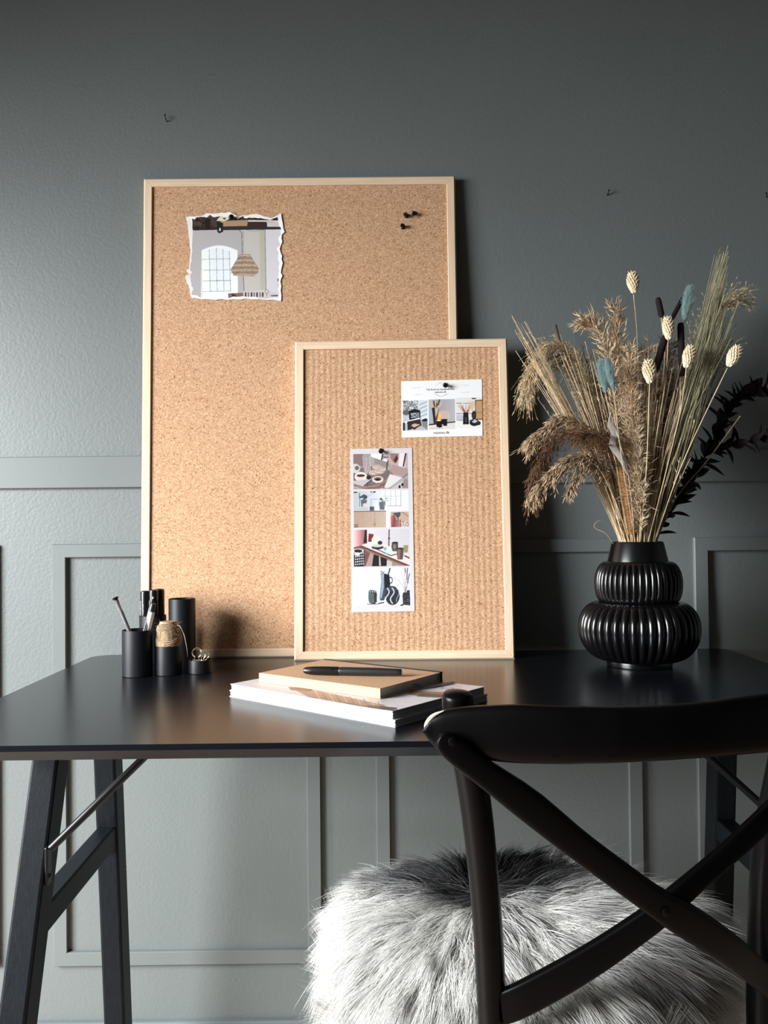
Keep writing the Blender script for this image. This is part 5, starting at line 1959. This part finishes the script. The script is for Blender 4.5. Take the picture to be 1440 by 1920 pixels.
def leaf_branch(label, pts, nleaf, t0, group, lm=None, sm=None, name='dark_leaf_branch', scale=1.0):
    path = stem_path(pts, 24)
    o = stem_thing(name, label, 'dried branch', path, 0.0016, 0.0007, sm or M['darkleaf'], group)
    org = Vector(path[0])
    for k in range(nleaf):
        t = t0 + (1 - t0) * (k + 0.5) / nleaf
        f = t * 23
        i = min(int(f), 22)
        p = Vector(path[i] + (path[i + 1] - path[i]) * (f - i))
        tg = Vector(path[i + 1] - path[i]).normalized()
        a = k * 2.4 + U(-1.2, 1.2)
        u = tg.orthogonal().normalized()
        v = tg.cross(u)
        d = (tg * U(0.1, 1.3) + (u * math.cos(a) + v * math.sin(a)) + Vector((U(-.3, .3), U(-.3, .3), U(-.3, .45)))).normalized()
        up = d.cross(tg).cross(d).normalized()
        R = Matrix((d.cross(up).normalized(), d, up)).transposed()
        lf_ = bpy.data.objects.new('leaf', random.choice(LEAFM))
        COL.objects.link(lf_)
        lf_.parent = o
        s = scale * U(0.75, 1.15)
        lf_.matrix_local = Matrix.Translation(p - org) @ R.to_4x4() @ Matrix.Scale(s, 4)
    return o


G_L = 'dark leafy branches at the right of the bouquet'
leaf_branch('dark purple leafy branch reaching right, the upper of two', [(1238, 1010, 0.03), (1282, 915, 0.05), (1335, 835, 0.06), (1362, 775, 0.06), (1395, 738, 0.05), (1450, 728, 0.04)], 66, 0.25, G_L)
leaf_branch('dark purple leafy branch reaching right, the lower of two', [(1236, 1012, 0.02), (1276, 930, 0.03), (1320, 858, 0.04), (1375, 835, 0.04), (1450, 820, 0.03)], 42, 0.22, G_L, scale=0.9)
# thin pale stalks behind, the dark red stem tip, a pale curled leaf stem and a loose thread
for lb, pts, m in (('thin pale stalk crossing the dark leaves at the right', [(1232, 1012, 0.0), (1270, 930, 0.01), (1325, 865, 0.0), (1388, 780, -0.01)], M['straw']),
                   ('thin pale stalk leaning right under the dark leaves', [(1238, 1010, 0.03), (1285, 925, 0.04), (1330, 860, 0.05)], M['greyleaf']),
                   ('dark red stem tip sticking up at the left behind the plumes', [(1180, 1012, 0.04), (1130, 850, 0.08), (1066, 690, 0.14), (1042, 609, 0.16)], M['redstem'])):
    path = stem_path(pts, 18)
    o = thing('dried_stalk', lb, 'dried stalk', path[0])
    obj('stem', MB().tube([Vector(p) for p in path], 0.0011 if m is not M['redstem'] else 0.0016, 6), m, o)
o = thing('pale_leaf_stalk', 'pale grey curled leaf on a stalk in the centre left', 'dried leaf', at_y(1188, 1012, VY - 0.04))
path = stem_path([(1188, 1012, -0.045), (1180, 900, -0.07), (1165, 840, -0.08), (1146, 775, -0.08)], 18)
obj('stem', MB().tube([Vector(p) for p in path], 0.0010, 6), M['greyleaf'], o)
lm = MB()
ep = spline(px3([(1146, 772, -0.082), (1143, 795, -0.084), (1152, 812, -0.08), (1148, 835, -0.083), (1164, 860, -0.08), (1176, 890, -0.076)]), 14)
rings = []
for k, p in enumerate(ep):
    wdt = 0.0062 * math.sin(PI * (k + 0.6) / 14.2)
    tw = 0.5 * math.sin(k * 1.1)
    sx = Vector((math.cos(tw), 0.4 * math.sin(tw), 0.25)).normalized() * wdt
    p = Vector(p)
    rings.append([p - sx, p + Vector((0, -0.0008, 0)), p + sx, p + Vector((0, 0.0002, 0))])
lm.loft(rings)
obj('leaf', lm, M['greyleaf'], o)
th = spline(px3([(1150, 1020, -0.045), (1135, 1000, -0.05), (1118, 992, -0.05), (1114, 984, -0.05), (1124, 976, -0.05), (1136, 979, -0.045)]), 20)
tob = thing('loose_thread', 'fine pale thread curling loose at the left of the vase neck', 'thread', th[0])
obj('strand', MB().tube([Vector(p) for p in th], 0.00035, 5), M['straw'], tob)


# ------------------------------------------------------------------ the chair
def cz(x, y):
    return (780 + x / 2.182, 1260 + y / 2.182)


chair = thing('bentwood_chair', 'dark bentwood chair with a crossed back in front of the desk', 'chair', (0.22, 1.0, 0))


def rsect(a, b, nrm, t, n=6, pw=0.5):
    """rounded flat section between edge points a and b, thickness t along nrm"""
    c = (a + b) / 2
    hv = (b - a) / 2
    out = []
    N = 4 * n
    for k in range(N):
        an = 2 * PI * k / N
        ca, sa = math.cos(an), math.sin(an)
        out.append(c + hv * (abs(ca) ** pw * (1 if ca >= 0 else -1)) + nrm * (t / 2 * abs(sa) ** pw * (1 if sa >= 0 else -1)))
    return out


def px_bar(pairs, t, pw=0.45, n=40, nrm=None, soft=False):
    """pairs: [(edge1 px, edge2 px, Y)] -> lofted bar"""
    A = [at_y(*p[0], p[2]) for p in pairs]
    B = [at_y(*p[1], p[2]) for p in pairs]
    if soft:
        AB = np.concatenate([np.array([list(p) for p in A]), np.array([list(p) for p in B])], 1)
        mid = (AB[:, :3] + AB[:, 3:]) / 2
        s_ = np.concatenate([[0], np.cumsum(np.linalg.norm(np.diff(mid, axis=0), axis=1))])
        tq_ = np.unique(np.concatenate([np.linspace(0, s_[-1], n), np.linspace(0, s_[-1] * 0.06, 14), np.linspace(s_[-1] * 0.94, s_[-1], 14)]))
        AB = np.stack([np.interp(tq_, s_, AB[:, k]) for k in range(6)], 1)
        for _ in range(4):
            AB[1:-1] = (AB[:-2] + AB[1:-1] * 2 + AB[2:]) / 4
        A, B = AB[:, :3], AB[:, 3:]
        n = len(A)
    else:
        A, B = spline(A, n), spline(B, n)
    rings = []
    for k in range(n):
        a, b = Vector(A[k]), Vector(B[k])
        tg = Vector((A[min(k + 1, n - 1)] + B[min(k + 1, n - 1)]) - (A[max(k - 1, 0)] + B[max(k - 1, 0)])).normalized()
        hv = (b - a).normalized()
        nn = tg.cross(hv).normalized()
        rings.append(rsect(a, b, nn, t, pw=pw))
    return MB().loft(rings)


# posts (rear legs carried up to the rail)
def post(edges, Y0, Y1):
    v0, v1 = edges[0][1], edges[-1][1]
    pts, rs = [], []
    for ul, v, ur in edges:
        Y = Y0 + (Y1 - Y0) * (v - v0) / (v1 - v0)
        pts.append(at_y((ul + ur) / 2, v, Y))
        rs.append((ur - ul) / 2 / F * Y)
    # carry down to the floor
    d = (pts[-1] - pts[-2]).normalized()
    k = -pts[-1].z / d.z
    pts.append(pts[-1] + d * k + Vector((0, -0.06, 0)))
    rs.append(rs[-1] * 0.72)
    A = np.array([list(p) for p in pts])
    sL = np.concatenate([[0], np.cumsum(np.linalg.norm(np.diff(A, axis=0), axis=1))])
    tq = np.unique(np.concatenate([np.linspace(0, 0.03, 12), np.linspace(0, sL[-1], 90)]))
    P = np.stack([np.interp(tq, sL, A[:, k]) for k in range(3)], 1)
    Rr = np.interp(tq, sL, np.array(rs))
    for _ in range(14):
        P[1:-1] = (P[:-2] + P[1:-1] * 2 + P[2:]) / 4
        Rr[6:-1] = (Rr[5:-2] + Rr[6:-1] * 2 + Rr[7:]) / 4
    Rr[0] *= 0.35
    return P, Rr


PL, RL = post([(838, 1296, 880), (829, 1303, 887), (828, 1320, 888), (838, 1380, 896), (853, 1443, 912), (864, 1517, 924), (872, 1581, 929), (882, 1672, 938), (889, 1764, 944), (893, 1856, 948), (897, 1920, 951)], 0.832, 0.885)
obj('back_post', MB().tube([Vector(p) for p in PL], list(RL), 20), M['chair'], chair)
PRt, RR = post([(1474, 1290, 1512), (1464, 1297, 1522), (1462, 1314, 1524), (1450, 1380, 1512), (1440, 1444, 1500), (1426, 1503, 1486), (1414, 1561, 1474), (1409, 1621, 1468), (1404, 1700, 1462), (1402, 1800, 1460), (1400, 1900, 1458)], 0.905, 0.945)
obj('back_post', MB().tube([Vector(p) for p in PRt], list(RR), 20), M['chair'], chair)
# top rail
top = [(36, 226), (38, 212), (46, 196), (60, 181), (80, 168), (110, 155), (180, 141), (400, 131), (600, 139), (800, 142), (1000, 137), (1200, 121), (1440, 86), (1600, 70), (1690, 72), (1725, 90), (1735, 110)]
bot = [(36, 240), (40, 254), (50, 272), (64, 290), (84, 306), (112, 322), (180, 345), (400, 371), (600, 376), (800, 371), (1000, 360), (1200, 346), (1440, 325), (1600, 290), (1680, 250), (1718, 205), (1738, 130)]
Ys = [0.812, 0.812, 0.811, 0.811, 0.810, 0.808, 0.804, 0.792, 0.784, 0.780, 0.782, 0.790, 0.810, 0.835, 0.852, 0.862, 0.866]
rail = px_bar([(cz(*a), cz(*b), y) for a, b, y in zip(top, bot, Ys)], 0.020, pw=0.62, n=90, soft=True)
ro = obj('top_rail', rail, M['chair'], chair, sharp=50)
# worn pale edge at its left end
wp = spline([at_y(*cz(x, y), Y) + Vector((0, -0.0055, 0.0)) for x, y, Y in ((37, 236, 0.811), (38, 218, 0.811), (46, 200, 0.810), (62, 180, 0.809), (82, 166, 0.808), (112, 154, 0.807))], 16)
obj('worn_edge', MB().tube([Vector(p) for p in wp], [0.0002 + 0.0021 * math.sin(PI * (k + 0.3) / 16) for k in range(16)], 8), M['worn'], ro)
tag(bpy.data.objects[[c_.name for c_ in ro.children][0]], 'rubbed pale wood on the end of the rail')
# crossed slats
SA = [((112, 250), (100, 256), 0.788), ((132, 248), (84, 282), 0.788), ((160, 258), (86, 316), 0.788), ((192, 278), (116, 350), 0.788), ((230, 305), (160, 388), 0.789), ((300, 360), (240, 450), 0.792), ((500, 490), (430, 605), 0.800), ((700, 660), (620, 750), 0.812), ((860, 780), (790, 875), 0.822), ((1000, 880), (940, 985), 0.832), ((1120, 945), (1050, 1065), 0.842), ((1250, 1030), (1180, 1145), 0.858), ((1345, 1105), (1280, 1210), 0.876), ((1440, 1190), (1370, 1280), 0.900), ((1540, 1262), (1470, 1356), 0.918)]
obj('cross_slat', px_bar([(cz(*a), cz(*b), y) for a, b, y in SA], 0.013), M['chair'], chair, sharp=50)
SB = [((345, 1300), (360, 1440), 0.872), ((420, 1268), (440, 1410), 0.868), ((560, 1195), (600, 1328), 0.866), ((700, 1115), (770, 1220), 0.866), ((850, 1020), (915, 1115), 0.866), ((940, 962), (1010, 1045), 0.866), ((1040, 882), (1112, 945), 0.868), ((1150, 790), (1250, 820), 0.872), ((1300, 660), (1400, 690), 0.882), ((1420, 548), (1500, 600), 0.895), ((1500, 470), (1560, 520), 0.905)]
SB = [((345, 1300), (360, 1440), 0.872), ((430, 1262), (455, 1405), 0.868), ((580, 1183), (625, 1313), 0.866), ((720, 1103), (790, 1207), 0.866), ((850, 1020), (925, 1108), 0.866), ((945, 955), (1025, 1030), 0.866), ((1050, 873), (1125, 932), 0.868), ((1165, 778), (1245, 825), 0.872), ((1300, 660), (1365, 722), 0.882), ((1420, 548), (1480, 612), 0.895), ((1500, 470), (1560, 530), 0.905)]
obj('cross_slat', px_bar([(cz(*a), cz(*b), y) for a, b, y in SB], 0.013), M['chair'], chair, sharp=50)
# screws
for (x, y), Y in (((150, 285), 0.7815), ((1025, 985), 0.826)):
    p = at_y(*cz(x, y), Y)
    obj('screw', MB().lathe([(0, 0.0008), (0.0030, 0.0006), (0.0042, 0.0), (0.0044, -0.003)], 16, Matrix.Translation(p) @ Matrix.Rotation(PI / 2, 4, 'X')), M['chair'], chair)
# seat and front legs (under the sheepskin)
SCX, SCY, SZ = 0.195, 1.085, 0.445
ang = 0.23
RS = Matrix.Rotation(ang, 4, 'Z')
sm = MB()
rings = []
for ins, z in ((0.012, SZ), (0.002, SZ - 0.004), (0.0, SZ - 0.014), (0.006, SZ - 0.030), (0.02, SZ - 0.034)):
    ring = []
    for k in range(48):
        a = 2 * PI * k / 48
        r = (0.205 - ins) * (1 + 0.05 * math.cos(2 * a) ** 2 * (1 if math.sin(a) > 0 else -0.6))
        ring.append(Matrix.Translation((SCX, SCY, 0)) @ RS @ Vector((r * math.cos(a), r * math.sin(a), z)))
    rings.append(ring)
sm.loft(rings)
obj('seat', sm, M['chair'], chair)
for sx in (-1, 1):
    a = Matrix.Translation((SCX, SCY, 0)) @ RS @ Vector((sx * 0.15, 0.13, SZ - 0.03))
    b = Matrix.Translation((SCX, SCY, 0)) @ RS @ Vector((sx * 0.175, 0.165, 0))
    obj('front_leg', MB().tube([a, a.lerp(b, 0.5), b], [0.019, 0.018, 0.013], 16), M['chair'], chair)
hoop = MB()
pts = []
for k in range(33):
    a = 2 * PI * k / 32
    pts.append(Matrix.Translation((SCX, SCY, 0)) @ RS @ Vector((0.155 * math.cos(a), 0.145 * math.sin(a), 0.24)))
hoop.tube(pts, 0.009, 10, caps=False)
obj('stretcher_ring', hoop, M['chair'], chair)

# ------------------------------------------------------------------ the sheepskin on the seat
FX, FY = 0.172, 1.108
na, npn = 46, 120


def lf_noise(x, y, s, ph):
    return (np.sin(x * s + ph) * np.cos(y * s * 1.3 + ph * 2.1) + 0.5 * np.sin(x * s * 2.1 - y * s * 1.7 + ph * 3.3) + 0.35 * np.cos(x * s * 3.7 + y * s * 3.1 + ph))


A_ = np.linspace(0.0, math.radians(128), na)
PH = np.linspace(0, 2 * PI, npn, endpoint=False)
AA, PP = np.meshgrid(A_, PH, indexing='ij')
ca, sa = np.cos(AA), np.sin(AA)
rr = np.sign(sa) * np.abs(sa) ** 0.80
zz = np.sign(ca) * np.abs(ca) ** 0.80
outl = 1 + 0.05 * np.sin(3 * PP + 0.7) + 0.03 * np.sin(5 * PP + 2)
RXr, RYr = 0.242, 0.222
bx = FX + RXr * rr * outl * np.cos(PP)
by = FY + RYr * rr * outl * np.sin(PP)
by = by + 0.045 * np.exp(-((bx - 0.130) / 0.055) ** 2) * np.clip((0.96 - by) / 0.05, 0, 1)
bz = 0.452 + np.where(zz > 0, 0.076 * zz, 0.115 * zz)
bz += 0.007 * lf_noise(bx, by, 17, 0.4) * np.clip(rr * 1.2, 0.3, 1)
BV = np.stack([bx, by, bz], -1)
idx = np.arange(na * npn).reshape(na, npn)
BQ = np.stack([idx[:-1, :], np.roll(idx, -1, 1)[:-1], np.roll(idx, -1, 1)[1:], idx[1:, :]], -1).reshape(-1, 4)
BVf = BV.reshape(-1, 3)
skin = thing('sheepskin', 'long-haired white sheepskin with a dark grey patch on the chair seat', 'sheepskin', (FX, FY, SZ))


def darkness(x, y):
    """0 white .. 1 dark, the patch at the far middle of the skin"""
    d = ((x - 0.130) / 0.122) ** 2 + ((y - 1.190) / 0.108) ** 2
    d2 = ((x - 0.36) / 0.10) ** 2 + ((y - 1.26) / 0.06) ** 2
    return np.clip((1.25 - d + 0.22 * lf_noise(x, y, 60, 1.0)) * 1.5, 0, 1) + 0.0 * d2


q0, q1, q2, q3 = [BVf[BQ[:, k]] for k in range(4)]
ar = 0.5 * np.linalg.norm(np.cross(q2 - q0, q3 - q1), axis=1)
nr = np.cross(q2 - q0, q3 - q1)
nr /= np.linalg.norm(nr, axis=1, keepdims=True) + 1e-12
cen = (q0 + q1 + q2 + q3) / 4
flip = np.sum(nr * (cen - np.array([FX, FY, 0.40])), axis=1) < 0
nr[flip] *= -1
me = mesh_np('hide', np_local(BVf, skin), BQ)
dk = darkness(BVf[:, 0], BVf[:, 1])
colr = np.ones((len(BVf), 4), np.float32)
colr[:, :3] = np.array([0.78, 0.76, 0.72]) * (1 - dk[:, None]) + np.array([0.03, 0.03, 0.033]) * dk[:, None]
at = me.color_attributes.new('ink', 'FLOAT_COLOR', 'POINT')
at.data.foreach_set('color', colr.ravel())
obj('hide', me, M['hide'], skin)


def sample(N):
    f = rng.choice(len(BQ), N, p=ar / ar.sum())
    u, v = rng.random((2, N, 1))
    p = (q0[f] * (1 - u) + q1[f] * u) * (1 - v) + (q3[f] * (1 - u) + q2[f] * u) * v
    return p, nr[f]


NC, NF = 3200, 92000
cp, cn = sample(NC)


def flow(p, nrm):
    x, y = p[:, 0], p[:, 1]
    out = np.stack([x - 0.134, (y - 1.115) * 0.9, np.zeros_like(x)], 1)
    rad = np.linalg.norm(out, axis=1, keepdims=True)
    out = out / (rad + 0.01)
    sw = np.stack([lf_noise(x, y, 15, 2.0), lf_noise(x, y, 15, 5.0), 0 * x], 1) * 0.20
    base = np.stack([0.10 + 0 * x, -0.04 + 0 * x, 0 * x], 1)
    w = np.clip(rad / 0.05, 0, 1)
    d = out * w + (base + sw) * (1 - 0.6 * w)
    d -= nrm * np.sum(d * nrm, axis=1, keepdims=True)
    return d / (np.linalg.norm(d, axis=1, keepdims=True) + 1e-9)


cd_ = flow(cp, cn) + rng.normal(0, 0.18, (NC, 3))
cd_ /= np.linalg.norm(cd_, axis=1, keepdims=True)
cl_len = rng.uniform(0.044, 0.074, NC)
cl_lift = rng.uniform(0.22, 0.46, NC)
cl_bend = rng.normal(0, 0.18, (NC, 3))
KS = 5
ts = np.linspace(0, 1, KS)


def strand(p, nrm, d, L, lift, bend):
    out = []
    for t in ts:
        q = p + L[:, None] * (d * (t * 0.55 + 0.45 * t * t) + nrm * (lift[:, None] * (t - 0.55 * t * t)) + bend * (t * t * (1 - 0.3 * t)) * 0.8)
        q[:, 2] -= L * 0.22 * t * t
        out.append(q)
    return np.stack(out, 1)


CP = strand(cp, cn, cd_, cl_len, cl_lift, cl_bend)
fp_, fn = sample(NF)
near = np.empty(NF, int)
for s in range(0, NF, 4000):
    D = ((fp_[s:s + 4000, None, :] - cp[None]) ** 2).sum(-1)
    near[s:s + 4000] = D.argmin(1)
fd = cd_[near] * 0.8 + flow(fp_, fn) * 0.35 + rng.normal(0, 0.16, (NF, 3))
fd /= np.linalg.norm(fd, axis=1, keepdims=True)
FL = cl_len[near] * rng.uniform(0.72, 1.08, NF)
FP = strand(fp_, fn, fd, FL, cl_lift[near] * rng.uniform(0.8, 1.2, NF), cl_bend[near] + rng.normal(0, 0.06, (NF, 3)))
cw = (0.32 * ts ** 1.3)[None, :, None]
FP = FP * (1 - cw) + CP[near] * cw + (rng.normal(0, 0.0016, (NF, 1, 3)) * ts[None, :, None])
ph = rng.uniform(0, 6.28, (NF, 1))
FP[:, :, 0] += 0.0010 * np.sin(ts[None] * 9 + ph) * ts[None]
FP[:, :, 1] += 0.0010 * np.cos(ts[None] * 8 + ph) * ts[None]
# strands that would poke through the chair's posts are dropped
keep = np.ones(NF, bool)
for Pst, Rst in ((PL, RL), (PRt, RR)):
    sel = Pst[(Pst[:, 2] > 0.33) & (Pst[:, 2] < 0.62)]
    rs_ = np.interp(np.linspace(0, 1, 14), [0, 1], [1, 1])
    zs = np.linspace(0.33, 0.6, 14)
    o_ = np.argsort(Pst[:, 2])
    for z in zs:
        x, y, r = np.interp(z, Pst[o_, 2], Pst[o_, 0]), np.interp(z, Pst[o_, 2], Pst[o_, 1]), np.interp(z, Pst[o_, 2], np.array(Rst)[o_])
        hit = (np.hypot(FP[:, :, 0] - x, FP[:, :, 1] - y) < r + 0.0015) & (np.abs(FP[:, :, 2] - z) < 0.016)
        keep &= ~hit.any(1)
dk = darkness(fp_[:, 0], fp_[:, 1])
dkc = np.clip(dk + rng.normal(0, 0.12, NF), 0, 1)
FP, dkc, NF2 = FP[keep], dkc[keep], int(keep.sum())
V, Q = batch_tubes(FP, np.tile(np.array([0.00034, 0.00035, 0.00030, 0.00021, 0.00005]), (NF2, 1)), 3)
me = mesh_np('wool', np_local(V, skin), Q)
tt_ = np.tile(np.repeat(ts, 3), NF2)
dd_ = np.repeat(dkc, KS * 3)
var = np.repeat(rng.uniform(0.88, 1.06, NF2), KS * 3)
white = np.array([0.88, 0.87, 0.83])[None] * (1 - tt_[:, None]) + np.array([0.91, 0.905, 0.89])[None] * tt_[:, None]
dark = np.array([0.020, 0.020, 0.023])[None] * (1 - tt_[:, None] ** 2) + np.array([0.085, 0.085, 0.09])[None] * tt_[:, None] ** 2
rgba = np.ones((len(V), 4), np.float32)
rgba[:, :3] = np.clip((white * (1 - dd_[:, None]) + dark * dd_[:, None]) * var[:, None], 0, 0.965)
at = me.color_attributes.new('ink', 'FLOAT_COLOR', 'POINT')
at.data.foreach_set('color', rgba.ravel())
obj('wool', me, M['fur'], skin)['kind'] = 'stuff'
